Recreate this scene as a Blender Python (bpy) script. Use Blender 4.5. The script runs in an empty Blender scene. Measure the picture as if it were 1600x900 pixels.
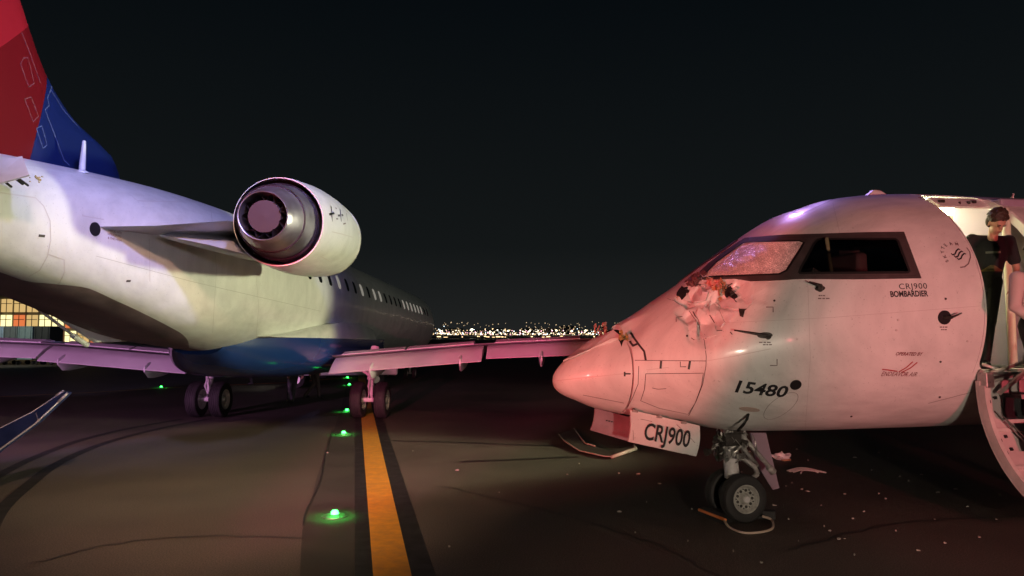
import bpy, bmesh, math, random
from mathutils import Vector, Matrix, noise
from mathutils.bvhtree import BVHTree
from mathutils.geometry import delaunay_2d_cdt
R = math.radians; PI = math.pi
SC = bpy.context.scene; COL = SC.collection
rnd = random.Random(7)

# ------------------------------------------------------------------ camera
FPX = 1150.0; CAMH = 2.05; PITCH = math.atan(75/FPX)
cd = bpy.data.cameras.new('camera'); cam = bpy.data.objects.new('camera', cd); COL.objects.link(cam)
cam.location = (0, 0, CAMH); cam.rotation_euler = (PI/2+PITCH, 0, 0)
cd.sensor_width = 36; cd.lens = 36*FPX/1600; cd.clip_start = .05; cd.clip_end = 12000
SC.camera = cam
SC.view_settings.view_transform = 'Standard'; SC.view_settings.look = 'None'
SC.view_settings.exposure = 0; SC.view_settings.gamma = 1

# ------------------------------------------------------------------ night sky
W = bpy.data.worlds.new('World'); SC.world = W; W.use_nodes = True
nt = W.node_tree; bg = nt.nodes['Background']
tc = nt.nodes.new('ShaderNodeTexCoord'); sp = nt.nodes.new('ShaderNodeSeparateXYZ'); cr = nt.nodes.new('ShaderNodeValToRGB')
nt.links.new(tc.outputs['Generated'], sp.inputs[0]); nt.links.new(sp.outputs['Z'], cr.inputs[0]); nt.links.new(cr.outputs[0], bg.inputs[0])
cr.color_ramp.elements[0].position = 0.0; cr.color_ramp.elements[0].color = (.0150, .0160, .0158, 1)
cr.color_ramp.elements[1].position = 0.42; cr.color_ramp.elements[1].color = (.0022, .0036, .0048, 1)
e = cr.color_ramp.elements.new(.12); e.color = (.0066, .0082, .0086, 1)
bg.inputs[1].default_value = 1.0

# ------------------------------------------------------------------ unseen lamps: inferred vehicle lights, plus fills added to light single areas
def lamp(name, loc, target, color, power, size=.15, spot=None, blend=.3):
    l = bpy.data.lights.new(name, 'SPOT' if spot else 'POINT'); l.color = color; l.energy = power; l.shadow_soft_size = size
    if spot: l.spot_size = R(spot); l.spot_blend = blend
    o = bpy.data.objects.new(name, l); COL.objects.link(o); o.location = loc
    o.rotation_euler = (Vector(target)-Vector(loc)).to_track_quat('-Z', 'Y').to_euler()
    return o
lamp('red_beacon', (-5.5, -3.5, 2.3), (-.62, 8, 3.32), (1, .125, .115), 6600, .06, 29.5, .22)
lamp('red_beacon', (4.5, -5.5, 1.5), (7.0, 7, 1.9), (1, .145, .18), 3700, .09, 40, .5)
lamp('beige_floodlight', (2.6, -3.5, 1.15), (3.6, 8, 1.7), (1, .80, .62), 1600, .2, 70, .8)
lamp('tail_fill', (3.0, -3.2, 3.2), (-6.6, 8, 2.8), (.88, .82, 1), 1250, .2, 34, .7)  # fill added for the lavender side of the left jet's tail
lamp('violet_fill', (1.5, 1.0, 8.5), (-5.2, 11, 4.6), (.44, .42, 1), 7500, .3, 36, .8)  # fill added high up to tint the left jet's upper tail
lamp('ground_fill', (0, -1, 7.2), (-3.9, 11.3, 0), (1, .56, .38), 7200, .3, 36, .95)  # fill added to brighten the asphalt at left
lamp('violet_fill', (4.6, 14, 8.5), (4.1, 9, 3.7), (.55, .34, 1), 700, .3, 32, .9)  # fill added beyond the right jet, meant for its top only
lamp('flap_fill', (-3.5, -3, 1.9), (-1.6, 16, 1.2), (1, .17, .36), 16000, .10, 18, .5)  # fill added low for pink light on the starboard flaps
lamp('flap_fill', (-10.5, 5.5, 2.0), (-10.8, 16.6, 1.5), (.9, .36, .80), 4600, .10, 52, .5)  # fill added at left for the port flaps
lamp('far_fill', (-36, 44, 7), (-36, 56, 0), (1, .95, .8), 1500, .3, 90, .8)  # fill added to light the cargo containers
lamp('far_fill', (16, 20, 6), (-3.5, 27, 2.4), (.95, 1, .80), 800, .3, 50, .8)  # fill added to lift the left jet's forward fuselage

# ------------------------------------------------------------------ pixel helpers (photograph pixel -> ray -> point)
FW = Vector((0, math.cos(PITCH), math.sin(PITCH))); UPV = Vector((0, -math.sin(PITCH), math.cos(PITCH))); CAM = Vector((0, 0, CAMH))
def ray(px, py): return FW + Vector(((px-800)/FPX, 0, 0)) + UPV*((450-py)/FPX)
def at(px, py, d): r = ray(px, py); return CAM + r*(d/r.y)
def gnd(px, py, z=0): r = ray(px, py); return CAM + r*((z-CAMH)/r.z)

# ------------------------------------------------------------------ materials
MATS = {}
def mat(name, col, rough=.5, metal=0, coat=0, emit=None, es=1, bump=0, bscale=20, var=0, vscale=3, spec=.5, alpha=1, bdist=.02):
    if name in MATS: return MATS[name]
    m = bpy.data.materials.new(name); m.use_nodes = True; n = m.node_tree; b = n.nodes['Principled BSDF']
    b.inputs['Base Color'].default_value = (*col, 1); b.inputs['Roughness'].default_value = rough; b.inputs['Metallic'].default_value = metal
    b.inputs['Coat Weight'].default_value = coat; b.inputs['Coat Roughness'].default_value = .12; b.inputs['Specular IOR Level'].default_value = spec
    if emit: b.inputs['Emission Color'].default_value = (*emit, 1); b.inputs['Emission Strength'].default_value = es
    t = n.nodes.new('ShaderNodeTexCoord')
    if var:
        no = n.nodes.new('ShaderNodeTexNoise'); no.inputs['Scale'].default_value = vscale; no.inputs['Detail'].default_value = 6; no.inputs['Roughness'].default_value = .65
        n.links.new(t.outputs['Object'], no.inputs['Vector'])
        mr = n.nodes.new('ShaderNodeMapRange'); mr.inputs[1].default_value = .3; mr.inputs[2].default_value = .7; mr.inputs[3].default_value = 1-var; mr.inputs[4].default_value = 1+var*.5
        n.links.new(no.outputs[0], mr.inputs[0])
        mx = n.nodes.new('ShaderNodeVectorMath'); mx.operation = 'SCALE'; mx.inputs[0].default_value = col
        n.links.new(mr.outputs[0], mx.inputs['Scale']); n.links.new(mx.outputs[0], b.inputs['Base Color'])
        mr2 = n.nodes.new('ShaderNodeMapRange'); mr2.inputs[1].default_value = .3; mr2.inputs[2].default_value = .7; mr2.inputs[3].default_value = max(.03, rough-.1); mr2.inputs[4].default_value = min(1, rough+.12)
        n.links.new(no.outputs[0], mr2.inputs[0]); n.links.new(mr2.outputs[0], b.inputs['Roughness'])
    if bump:
        nb = n.nodes.new('ShaderNodeTexNoise'); nb.inputs['Scale'].default_value = bscale; nb.inputs['Detail'].default_value = 4
        bu = n.nodes.new('ShaderNodeBump'); bu.inputs['Strength'].default_value = bump; bu.inputs['Distance'].default_value = bdist
        n.links.new(t.outputs['Object'], nb.inputs['Vector']); n.links.new(nb.outputs[0], bu.inputs['Height']); n.links.new(bu.outputs[0], b.inputs['Normal'])
    MATS[name] = m; return m
def skin_paint(name, col, streak=.20):
    """glossy aircraft paint with faint oil-canning of the panels, drip streaks and grime"""
    m = mat(name, col, .38, 0, .22)
    n = m.node_tree; b = n.nodes['Principled BSDF']; t = n.nodes.new('ShaderNodeTexCoord')
    mp = n.nodes.new('ShaderNodeMapping'); mp.inputs['Scale'].default_value = (1.4, 5, .55); n.links.new(t.outputs['Object'], mp.inputs[0])
    no = n.nodes.new('ShaderNodeTexNoise'); no.inputs['Scale'].default_value = 1.6; no.inputs['Detail'].default_value = 8; no.inputs['Roughness'].default_value = .6; n.links.new(mp.outputs[0], no.inputs['Vector'])
    mr = n.nodes.new('ShaderNodeMapRange'); mr.inputs[1].default_value = .32; mr.inputs[2].default_value = .62; mr.inputs[3].default_value = 1-streak; mr.inputs[4].default_value = 1.0; n.links.new(no.outputs[0], mr.inputs[0])
    sp2 = n.nodes.new('ShaderNodeTexNoise'); sp2.inputs['Scale'].default_value = 55; sp2.inputs['Detail'].default_value = 2; n.links.new(t.outputs['Object'], sp2.inputs['Vector'])
    mr3 = n.nodes.new('ShaderNodeMapRange'); mr3.inputs[1].default_value = .66; mr3.inputs[2].default_value = .74; mr3.inputs[3].default_value = 1; mr3.inputs[4].default_value = .72; n.links.new(sp2.outputs[0], mr3.inputs[0])
    mm = n.nodes.new('ShaderNodeMath'); mm.operation = 'MULTIPLY'; n.links.new(mr.outputs[0], mm.inputs[0]); n.links.new(mr3.outputs[0], mm.inputs[1])
    mx = n.nodes.new('ShaderNodeVectorMath'); mx.operation = 'SCALE'; mx.inputs[0].default_value = col
    n.links.new(mm.outputs[0], mx.inputs['Scale']); n.links.new(mx.outputs[0], b.inputs['Base Color'])
    nb = n.nodes.new('ShaderNodeTexNoise'); nb.inputs['Scale'].default_value = 2.2; nb.inputs['Detail'].default_value = 1; n.links.new(t.outputs['Object'], nb.inputs['Vector'])
    bu = n.nodes.new('ShaderNodeBump'); bu.inputs['Strength'].default_value = .35; bu.inputs['Distance'].default_value = .05; n.links.new(nb.outputs[0], bu.inputs['Height']); n.links.new(bu.outputs[0], b.inputs['Normal'])
    n.links.new(bu.outputs[0], b.inputs['Coat Normal'])
    return m
WHITE = skin_paint('white_aircraft_paint', (.72, .72, .70))
WHITE2 = mat('white_panel_paint', (.70, .70, .69), .38, 0, .2, bump=.1, bscale=6, var=.10, vscale=6)
BLUE = mat('navy_blue_paint', (.010, .038, .17), .22, 0, .4, bump=.15, bscale=2)
GREYW = mat('wing_grey_paint', (.50, .50, .52), .45, var=.18, vscale=1.6, bump=.12, bscale=3)
SEAM = mat('dark_seam_sealant', (.045, .035, .035), .7)
SEAM_GLINT = mat('light_seam_and_glint', (.55, .52, .50), .4)
PRINT = mat('black_print', (.012, .012, .014), .45)
PRINTR = mat('dark_red_print', (.16, .02, .025), .5)
PRINTG = mat('grey_print', (.16, .12, .12), .6)
WFRAME = mat('window_frame_metal', (.085, .068, .068), .5, .35, var=.25, vscale=14, bump=.2, bscale=40, bdist=.004)
RUBBER = mat('black_rubber_seal', (.010, .010, .010), .5)
TYRE = mat('tyre_rubber', (.022, .021, .021), .72, var=.3, vscale=9, bump=.2, bscale=40, bdist=.004)
STEEL = mat('worn_steel', (.42, .42, .40), .35, .85, var=.35, vscale=25)
GEARP = mat('landing_gear_grey_paint', (.38, .38, .36), .5, .1, var=.4, vscale=18)
GEARD = mat('greasy_dark_metal', (.06, .055, .05), .5, .5, var=.4, vscale=30)
CHROME = mat('polished_oleo', (.75, .74, .72), .15, 1)
NOZZ = mat('heat_stained_titanium', (.46, .44, .52), .36, .9, var=.35, vscale=2.4, bump=.1, bscale=6)
NOZD = mat('sooty_nozzle_metal', (.07, .055, .07), .5, .7, var=.4, vscale=6)
PLUG = mat('exhaust_plug_metal', (.045, .036, .048), .8, .1, var=.15, vscale=8)
HOLE = mat('torn_hole_dark', (.006, .005, .005), .9)
ORANGE = mat('orange_insulation', (.50, .26, .13), .7, var=.4, vscale=30)
LINING = mat('cabin_lining_cream', (.74, .72, .58), .5)
CABFL = mat('cabin_floor_dark', (.03, .03, .032), .7)

# ------------------------------------------------------------------ mesh helpers
def link(o, parent=None):
    COL.objects.link(o)
    if parent: o.parent = parent
    return o
def mesh(name, verts, faces, m, parent=None, smooth=False, auto=None):
    me = bpy.data.meshes.new(name); me.from_pydata([tuple(v) for v in verts], [], faces)
    bm = bmesh.new(); bm.from_mesh(me); bmesh.ops.recalc_face_normals(bm, faces=bm.faces); bm.to_mesh(me); bm.free()
    if smooth: me.polygons.foreach_set('use_smooth', [True]*len(me.polygons))
    if auto is not None: me.set_sharp_from_angle(angle=R(auto))
    me.materials.append(m); return link(bpy.data.objects.new(name, me), parent)
def thing(name, label, cat, loc=(0, 0, 0), rot=(0, 0, 0), group=None):
    o = bpy.data.objects.new(name, None); COL.objects.link(o); o.location = loc; o.rotation_euler = rot
    o['label'] = label; o['category'] = cat
    if group: o['group'] = group
    return o
def tag(o, label=None, cat=None, group=None, kind=None):
    for k, v in (('label', label), ('category', cat), ('group', group), ('kind', kind)):
        if v: o[k] = v
    return o
class B:
    """collects shapes, links them as one mesh"""
    def __init__(s): s.v = []; s.f = []; s.st = []
    def add(s, vs, fs):
        k = len(s.v); s.st.append((k, len(s.f))); s.v += [Vector(v) for v in vs]; s.f += [[i+k for i in f] for f in fs]; return s
    def box(s, c, d, rot=None):
        M = rot if rot is not None else Matrix.Identity(3); c = Vector(c)
        vs = [c + M @ Vector((x*d[0]/2, y*d[1]/2, z*d[2]/2)) for x in (-1, 1) for y in (-1, 1) for z in (-1, 1)]
        return s.add(vs, [(0, 1, 3, 2), (4, 6, 7, 5), (0, 4, 5, 1), (2, 3, 7, 6), (0, 2, 6, 4), (1, 5, 7, 3)])
    def tube(s, pts, rad, n=10, cap=True):
        pts = [Vector(p) for p in pts]; rr = rad if isinstance(rad, (list, tuple)) else [rad]*len(pts); rings = []
        up = Vector((0, 0, 1))
        for i, p in enumerate(pts):
            t = (pts[min(i+1, len(pts)-1)]-pts[max(i-1, 0)]).normalized()
            a = t.cross(up)
            if a.length < .05: a = t.cross(Vector((1, 0, 0)))
            a.normalize(); b = t.cross(a)
            rings.append([p + (a*math.cos(q)+b*math.sin(q))*rr[i] for q in [2*PI*k/n for k in range(n)]])
        return s.loft(rings, cap)
    def loft(s, rings, cap=True, closed=True):
        n = len(rings[0]); vs = [v for r in rings for v in r]; fs = []
        for i in range(len(rings)-1):
            for k in range(n if closed else n-1):
                k2 = (k+1) % n; fs.append((i*n+k, i*n+k2, (i+1)*n+k2, (i+1)*n+k))
        if cap: fs.append(tuple(range(n))[::-1]); fs.append(tuple((len(rings)-1)*n+k for k in range(n)))
        return s.add(vs, fs)
    def lathe(s, prof, o, axis, n=48, closed=False):
        """prof: (distance along axis, radius)"""
        axis = Vector(axis).normalized(); o = Vector(o); a = axis.cross(Vector((0, 0, 1)))
        if a.length < .05: a = Vector((0, 1, 0))
        a.normalize(); b = axis.cross(a)
        rings = [[o+axis*x+(a*math.cos(2*PI*k/n)+b*math.sin(2*PI*k/n))*r for k in range(n)] for x, r in prof]
        if closed: rings.append(rings[0])
        return s.loft(rings, cap=not closed)
    def plate(s, pts, nrm, th):
        """flat polygon given thickness"""
        nrm = Vector(nrm).normalized()*th/2; pts = [Vector(p) for p in pts]; n = len(pts)
        vs = [p+nrm for p in pts]+[p-nrm for p in pts]
        return s.add(vs, [tuple(range(n)), tuple(range(2*n-1, n-1, -1))]+[(k, (k+1) % n+0, (k+1) % n+n, k+n) for k in range(n)])
    def each(s, name, m, parent=None, smooth=False, auto=None):
        st = s.st+[None]; o = None
        for (v0, f0), nx in zip(s.st, st[1:]):
            v1, f1 = nx or (len(s.v), len(s.f)); o = mesh(name, s.v[v0:v1], [[i-v0 for i in f] for f in s.f[f0:f1]], m, parent, smooth, auto)
        return o
    def build(s, name, m, parent=None, smooth=False, auto=None): return mesh(name, s.v, s.f, m, parent, smooth, auto)
def bevel(o, w, seg=2):
    bm = bmesh.new(); bm.from_mesh(o.data)
    es = [e for e in bm.edges if len(e.link_faces) == 2 and e.calc_face_angle(0) > R(30)]
    bmesh.ops.bevel(bm, geom=es, offset=w, segments=seg, affect='EDGES', profile=.5, clamp_overlap=True); bm.to_mesh(o.data); bm.free(); return o
def boolean(o, cut):
    md = o.modifiers.new('cut', 'BOOLEAN'); md.object = cut; md.operation = 'DIFFERENCE'; md.solver = 'EXACT'; md.material_mode = 'TRANSFER'
    bpy.context.view_layer.update(); dg = bpy.context.evaluated_depsgraph_get()
    me = bpy.data.meshes.new_from_object(o.evaluated_get(dg)); o.modifiers.clear(); o.data = me
    bpy.data.objects.remove(cut)
    me.set_sharp_from_angle(angle=R(38))
def remeshed(b, name, m, parent, voxel=.012, smooth=6):
    o = b.build(name, m, parent, True)
    md = o.modifiers.new('r', 'REMESH'); md.mode = 'VOXEL'; md.voxel_size = voxel; md.use_smooth_shade = True
    m2 = o.modifiers.new('s', 'SMOOTH'); m2.iterations = smooth; m2.factor = .5
    bpy.context.view_layer.update(); dg = bpy.context.evaluated_depsgraph_get()
    me = bpy.data.meshes.new_from_object(o.evaluated_get(dg)); o.modifiers.clear(); o.data = me
    if not me.materials: me.materials.append(m)
    return o

# monotone cubic interpolation
def pchip(xs, ys):
    n = len(xs); h = [xs[i+1]-xs[i] for i in range(n-1)]; d = [(ys[i+1]-ys[i])/h[i] for i in range(n-1)]; m = [0]*n
    m[0] = d[0]; m[-1] = d[-1]
    for i in range(1, n-1):
        m[i] = 0 if d[i-1]*d[i] <= 0 else (h[i-1]+h[i])*3/((2*h[i]+h[i-1])/d[i-1]+(h[i]+2*h[i-1])/d[i])
    def f(x):
        if x <= xs[0]: return ys[0]
        if x >= xs[-1]: return ys[-1]
        i = max(k for k in range(n-1) if xs[k] <= x); t = (x-xs[i])/h[i]
        return (2*t**3-3*t*t+1)*ys[i]+(t**3-2*t*t+t)*h[i]*m[i]+(-2*t**3+3*t*t)*ys[i+1]+(t**3-t*t)*h[i]*m[i+1]
    return f

# ------------------------------------------------------------------ regional jet geometry (local: x aft from nose, y starboard, z up from ground)
_S = [0, .02, .08, .26, .44, .70, .99, 1.24, 1.53, 1.86, 2.08, 2.35, 2.58, 2.78, 3.08, 3.36, 3.66, 3.9, 4.4, 24, 26, 28, 30, 32, 34, 36]
_T = [1.57, 1.64, 1.722, 1.878, 2.005, 2.146, 2.300, 2.458, 2.636, 2.87, 3.015, 3.189, 3.332, 3.436, 3.536, 3.626, 3.674, 3.70, 3.722, 3.722, 3.66, 3.50, 3.28, 3.05, 2.85, 2.72]
_B = [1.57, 1.50, 1.435, 1.35, 1.275, 1.21, 1.155, 1.12, 1.07, 1.00, .975, .958, .952, .948, .94, .938, .937, .935, .932, .932, 1.20, 1.58, 1.95, 2.25, 2.45, 2.55]
ztop = pchip(_S, _T); zbot = pchip([*_S[:19], 22.5, *_S[19:]], [*_B[:19], .932, 1.02, *_B[20:]])
wid = pchip([0, .02, .08, .26, .44, .7, .99, 1.24, 1.53, 1.86, 2.35, 2.78, 3.36, 4.0, 4.6, 24, 27, 30, 33, 36],
            [0.004, .07, .14, .27, .365, .47, .58, .69, .82, .95, 1.12, 1.23, 1.33, 1.385, 1.395, 1.395, 1.17, .75, .45, .08])
def ring(s, n, dw=0, a0=0):
    t, b, w = ztop(s)-dw, zbot(s)+dw, wid(s)-dw; c = (t+b)/2; h = max((t-b)/2, .004)
    e = 1-.42*max(0, min(1, (s-24)/2.5))*(1 if s < 31 else max(.2, 1-(s-31)/4)); out = []
    for k in range(n):
        q = 2*PI*k/n+a0; y, z = math.cos(q), math.sin(q)
        if z < 0 and e < 1: y, z = math.copysign(abs(y)**e, y), -abs(z)**(1-(1-e)*.6)
        out.append(Vector((s, w*y, c+h*z)))
    return out
def frange(a, b, st):
    k = max(1, round((b-a)/st)); return [a+(b-a)*i/k for i in range(k+1)]

def fold(p, seed, freq):
    r = random.Random(seed); s = 0
    for k in range(3):
        d = Vector((r.gauss(0, 1), r.gauss(0, 1), r.gauss(0, 1))).normalized(); q = p.dot(d)*freq*(.6+r.random())+r.random()*3
        s += abs((q % 2)-1)*(1/(1+k*.35))
    return s/1.9

class Jet:
    def __init__(s, root): s.root = root; s.tree = None
    def frame(s): bpy.context.view_layer.update(); s.M = s.root.matrix_world.copy(); s.I = s.M.inverted(); s.c = s.I @ CAM
    def bvh(s, objs):
        vs = []; fs = []
        for o in objs:
            k = len(vs); vs += [v.co.copy() for v in o.data.vertices]; fs += [[i+k for i in p.vertices] for p in o.data.polygons]
        s.tree = BVHTree.FromPolygons(vs, fs)
    def hit(s, px, py, flip=False):
        d = (s.I.to_3x3() @ ray(px, py)).normalized(); c = s.c
        if flip: d = Vector((d.x, -d.y, d.z)); c = Vector((c.x, -c.y, c.z))
        l, n, i, t = s.tree.ray_cast(c, d)
        if l is None: return None
        if n.dot(d) > 0: n = -n
        return l, n
    def onplane(s, px, py, lat):
        d = s.I.to_3x3() @ ray(px, py); t = (lat-s.c.y)/d.y; return s.c+d*t
    def ribbon(s, name, lines, width, m, parent=None, off=.003, flip=False, closed=False):
        """thin strips of sealant / print laid on the skin along pixel polylines"""
        o = None
        for L in lines:
            b = B()
            pts = list(L)+([L[0]] if closed else [])
            P = []
            for i in range(len(pts)-1):
                a, c = pts[i], pts[i+1]; k = max(1, int(math.hypot(c[0]-a[0], c[1]-a[1])/6))
                for j in range(k+(1 if i == len(pts)-2 else 0)):
                    h = s.hit(a[0]+(c[0]-a[0])*j/k, a[1]+(c[1]-a[1])*j/k, flip)
                    if h: P.append(h)
            if len(P) < 2: continue
            vs = []
            for i, (p, n) in enumerate(P):
                t = (P[min(i+1, len(P)-1)][0]-P[max(i-1, 0)][0]).normalized(); sd = t.cross(n).normalized()*width/2
                vs += [p+n*off+sd, p+n*off-sd]
            b.add(vs, [(2*i, 2*i+1, 2*i+3, 2*i+2) for i in range(len(P)-1)]); o = b.build(name, m, parent or s.root)
        return o
    def patch(s, name, poly, m, parent=None, off=.004, holes=(), step=6, flip=False, thick=.012, jit=0):
        """a plate of real thickness following the skin inside a polygon"""
        vs = []; es = []
        for lp in (poly, *holes):
            k = len(vs); dens = []
            for i in range(len(lp)):
                a, c = lp[i], lp[(i+1) % len(lp)]; q = max(1, int(math.hypot(c[0]-a[0], c[1]-a[1])/step))
                dens += [(a[0]+(c[0]-a[0])*j/q, a[1]+(c[1]-a[1])*j/q) for j in range(q)]
            vs += dens; es += [(k+i, k+(i+1) % len(dens)) for i in range(len(dens))]
        def inside(p, lp):
            r = False; n = len(lp)
            for i in range(n):
                a, c = lp[i], lp[i-1]
                if (a[1] > p[1]) != (c[1] > p[1]) and p[0] < (c[0]-a[0])*(p[1]-a[1])/(c[1]-a[1])+a[0]: r = not r
            return r
        ok = lambda p: inside(p, poly) and not any(inside(p, h) for h in holes)
        x0, x1 = min(p[0] for p in poly), max(p[0] for p in poly); y0, y1 = min(p[1] for p in poly), max(p[1] for p in poly)
        y = y0
        while y < y1:
            x = x0
            while x < x1:
                q = (x+step*.37+(step*.5 if int((y-y0)/step) % 2 else 0), y+step*.41)
                if ok(q): vs.append(q)
                x += step
            y += step
        o2, _, f2, *_r = delaunay_2d_cdt([Vector(v) for v in vs], es, [], 0, 1e-5)
        H = [s.hit(v.x, v.y, flip) for v in o2]
        fs = []
        for f in f2:
            c = (sum(o2[i].x for i in f)/3, sum(o2[i].y for i in f)/3)
            if ok(c) and all(H[i] for i in f): fs.append(tuple(f))
        used = sorted({i for f in fs for i in f}); mp = {v: k for k, v in enumerate(used)}
        top = [H[i][0]+H[i][1]*(off+(rnd.random()-.5)*jit) for i in used]; bot = [H[i][0]+H[i][1]*(off-thick) for i in used]; n = len(used)
        F = [tuple(mp[i] for i in f) for f in fs]; cnt = {}
        for f in F:
            for a, c in ((f[0], f[1]), (f[1], f[2]), (f[2], f[0])): cnt[(a, c)] = 1
        sk = [(a, c, c+n, a+n) for (a, c) in cnt if (c, a) not in cnt]
        return mesh(name, top+bot, F+sk+[tuple(i+n for i in f[::-1]) for f in F], m, parent or s.root, jit < .008, 35)
    def text(s, name, txt, px, py, height, m, parent=None, shear=0, bold=0, width=None, rot=0, off=.0035, spacing=1.0, dirsign=1):
        """flat print wrapped on the skin: starts at the pixel, reads towards +x"""
        h = s.hit(px, py)
        if not h: return
        p, n = h; xd = Vector((dirsign, 0, 0)); xd = (xd-n*xd.dot(n)).normalized(); ud = n.cross(xd)*1
        if ud.z < 0: ud = -ud
        cu = bpy.data.curves.new('t', 'FONT'); cu.body = txt; cu.size = 1; cu.shear = shear; cu.offset = bold; cu.space_character = spacing; cu.resolution_u = 3
        o = bpy.data.objects.new('t', cu); COL.objects.link(o); bpy.context.view_layer.update()
        me = bpy.data.meshes.new_from_object(o.evaluated_get(bpy.context.evaluated_depsgraph_get())); bpy.data.objects.remove(o)
        xs = [v.co.x for v in me.vertices]; ys = [v.co.y for v in me.vertices]; k = height/.70
        kx = k if not width else width/(max(xs)-min(xs))
        bm = bmesh.new(); bm.from_mesh(me); bmesh.ops.triangulate(bm, faces=bm.faces)
        c, sn = math.cos(rot), math.sin(rot)
        for v in bm.verts:
            a, b = (v.co.x-min(xs))*kx, v.co.y*k; a, b = a*c-b*sn, a*sn+b*c
            q = p+xd*a+ud*b+n*.4; l, nn, i, t = s.tree.ray_cast(q, -n)
            if l is None: l, nn = q-n*.4, n
            if nn.dot(n) < 0: nn = -nn
            v.co = l+nn*off
        bm.to_mesh(me); bm.free(); me.materials.clear(); me.materials.append(m); me.name = name
        return link(bpy.data.objects.new(name, me), parent or s.root)

def airfoil(le, te, zle, zte, th, y, n=14):
    """closed section of a wing at span y"""
    top = []; bot = []
    for i in range(n+1):
        t = (1-math.cos(PI*i/n))/2; h = th*(2.6*(math.sqrt(t)-t)+.06*t)*1.0
        x = le+(te-le)*t; z = zle+(zte-zle)*t
        top.append(Vector((x, y, z+h*.62))); bot.append(Vector((x, y, z-h*.38)))
    return top+bot[-2:0:-1]

def jet_fuselage(J, s0, s1, m, fine=None, n=128):
    st = sorted(set([round(x, 4) for x in (fine or [])]+[round(x, 4) for x in frange(max(s0, 4.4), s1, .5)])); st = [x for x in st if s0 <= x <= s1+.001]
    b = B(); b.loft([ring(x, n) for x in st]); return b.build('fuselage', m, J.root, True, 40)

def jet_engine(J, side, fine=48):
    y = 2.50*side; ax = Vector((1, .092*side, -.075)).normalized(); o = Vector((25.0, y, 3.02))
    def P(x, r): return (x, r)
    nac = B(); outer = [(0, .55), (-.05, .60), (0, .655), (.15, .655), (.5, .682), (1.0, .694), (1.5, .694), (2.0, .685), (2.5, .655), (2.95, .622), (3.05, .605)]
    inner = [(3.05, .592), (2.6, .60), (1.6, .60), (.8, .56), (.3, .53)]
    nac.lathe(outer+inner, o, ax, fine, closed=True); e = nac.build('engine_nacelle', WHITE, J.root, True, 50)
    lip = B(); lip.lathe([(0-.004, .545), (-.058, .60), (-.004, .659), (.10, .666), (.10, .655), (0, .645), (-.045, .60), (0, .553)], o, ax, fine, closed=True); lip.build('inlet_lip', CHROME, e, True, 60)
    fn = B(); fn.lathe([(.6, .02), (.45, .01), (.6, .15), (.75, .2), (.75, .545), (.78, .545), (.78, .02)], o, ax, 32); fn.build('fan_disc', GEARD, e, True, 40)
    nz = B(); nz.lathe([(2.25, .600), (2.6, .598), (3.06, .592), (3.075, .588), (3.06, .584), (2.6, .588), (2.25, .590)], o, ax, fine, closed=True); nz.build('fan_nozzle', NOZD, e, True, 50)
    co = B(); co.lathe([(1.9, .50), (2.5, .53), (3.0, .52), (3.4, .44), (3.68, .355), (3.80, .315), (3.805, .308), (3.80, .300), (3.5, .30), (3.1, .30), (2.6, .28), (2.6, .3)], o, ax, fine, closed=True); co.build('core_cowl', NOZZ, e, True, 50)
    for x, r in ((3.02, .521), (3.42, .440)):
        rg = B(); rg.lathe([(x-.012, r+.004), (x, r+.012), (x+.012, r+.001), (x, r-.012)], o, ax, fine, closed=True); rg.build('cowl_band', NOZD, e, True, 60)
    mx = B(); n = 10; r0 = []; r1 = []
    for k in range(n*8):
        q = 2*PI*k/(n*8); r = .245+.045*math.cos(n*q); a = Vector((0, math.cos(q), math.sin(q)))
        r0.append(o+ax*3.74+a*r); r1.append(o+ax*3.2+a*.27)
    mx.loft([r1, r0], cap=False); mx.build('exhaust_mixer', NOZD, e, True, 60)
    pl = B(); pl.lathe([(2.7, .10), (3.2, .17), (3.66, .215), (3.73, .205), (3.75, .0)], o, ax, 32); pl.build('exhaust_plug', PLUG, e, True, 50)
    bk = B(); bk.lathe([(2.24, .10), (2.24, .598), (2.26, .598), (2.26, .10)], o, ax, 32, closed=True); bk.build('bypass_duct_wall', HOLE, e)
    # pylon: flat stub wing between fuselage and nacelle
    def sec(yy, le, te, zle, zte, th): return airfoil(le, te, zle, zte, th, yy*side, 10)
    b = B(); b.loft([sec(.9, 25.2, 29.0, 2.92, 2.56, .30), sec(1.45, 25.4, 28.7, 2.95, 2.62, .27), sec(2.1, 25.6, 28.15, 2.99, 2.78, .25), sec(2.5, 25.6, 27.8, 3.0, 2.8, .25)])
    b.build('engine_pylon', GREYW, J.root, True, 40)
    b = B(); b.loft([sec(1.3, 26.2, 28.35, 2.74, 2.56, .42), sec(1.9, 26.1, 28.15, 2.60, 2.44, .5), sec(2.35, 26.2, 27.9, 2.56, 2.34, .46)])
    b.build('pylon_fairing', GREYW, J.root, True, 40)
    return e, o, ax

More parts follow.
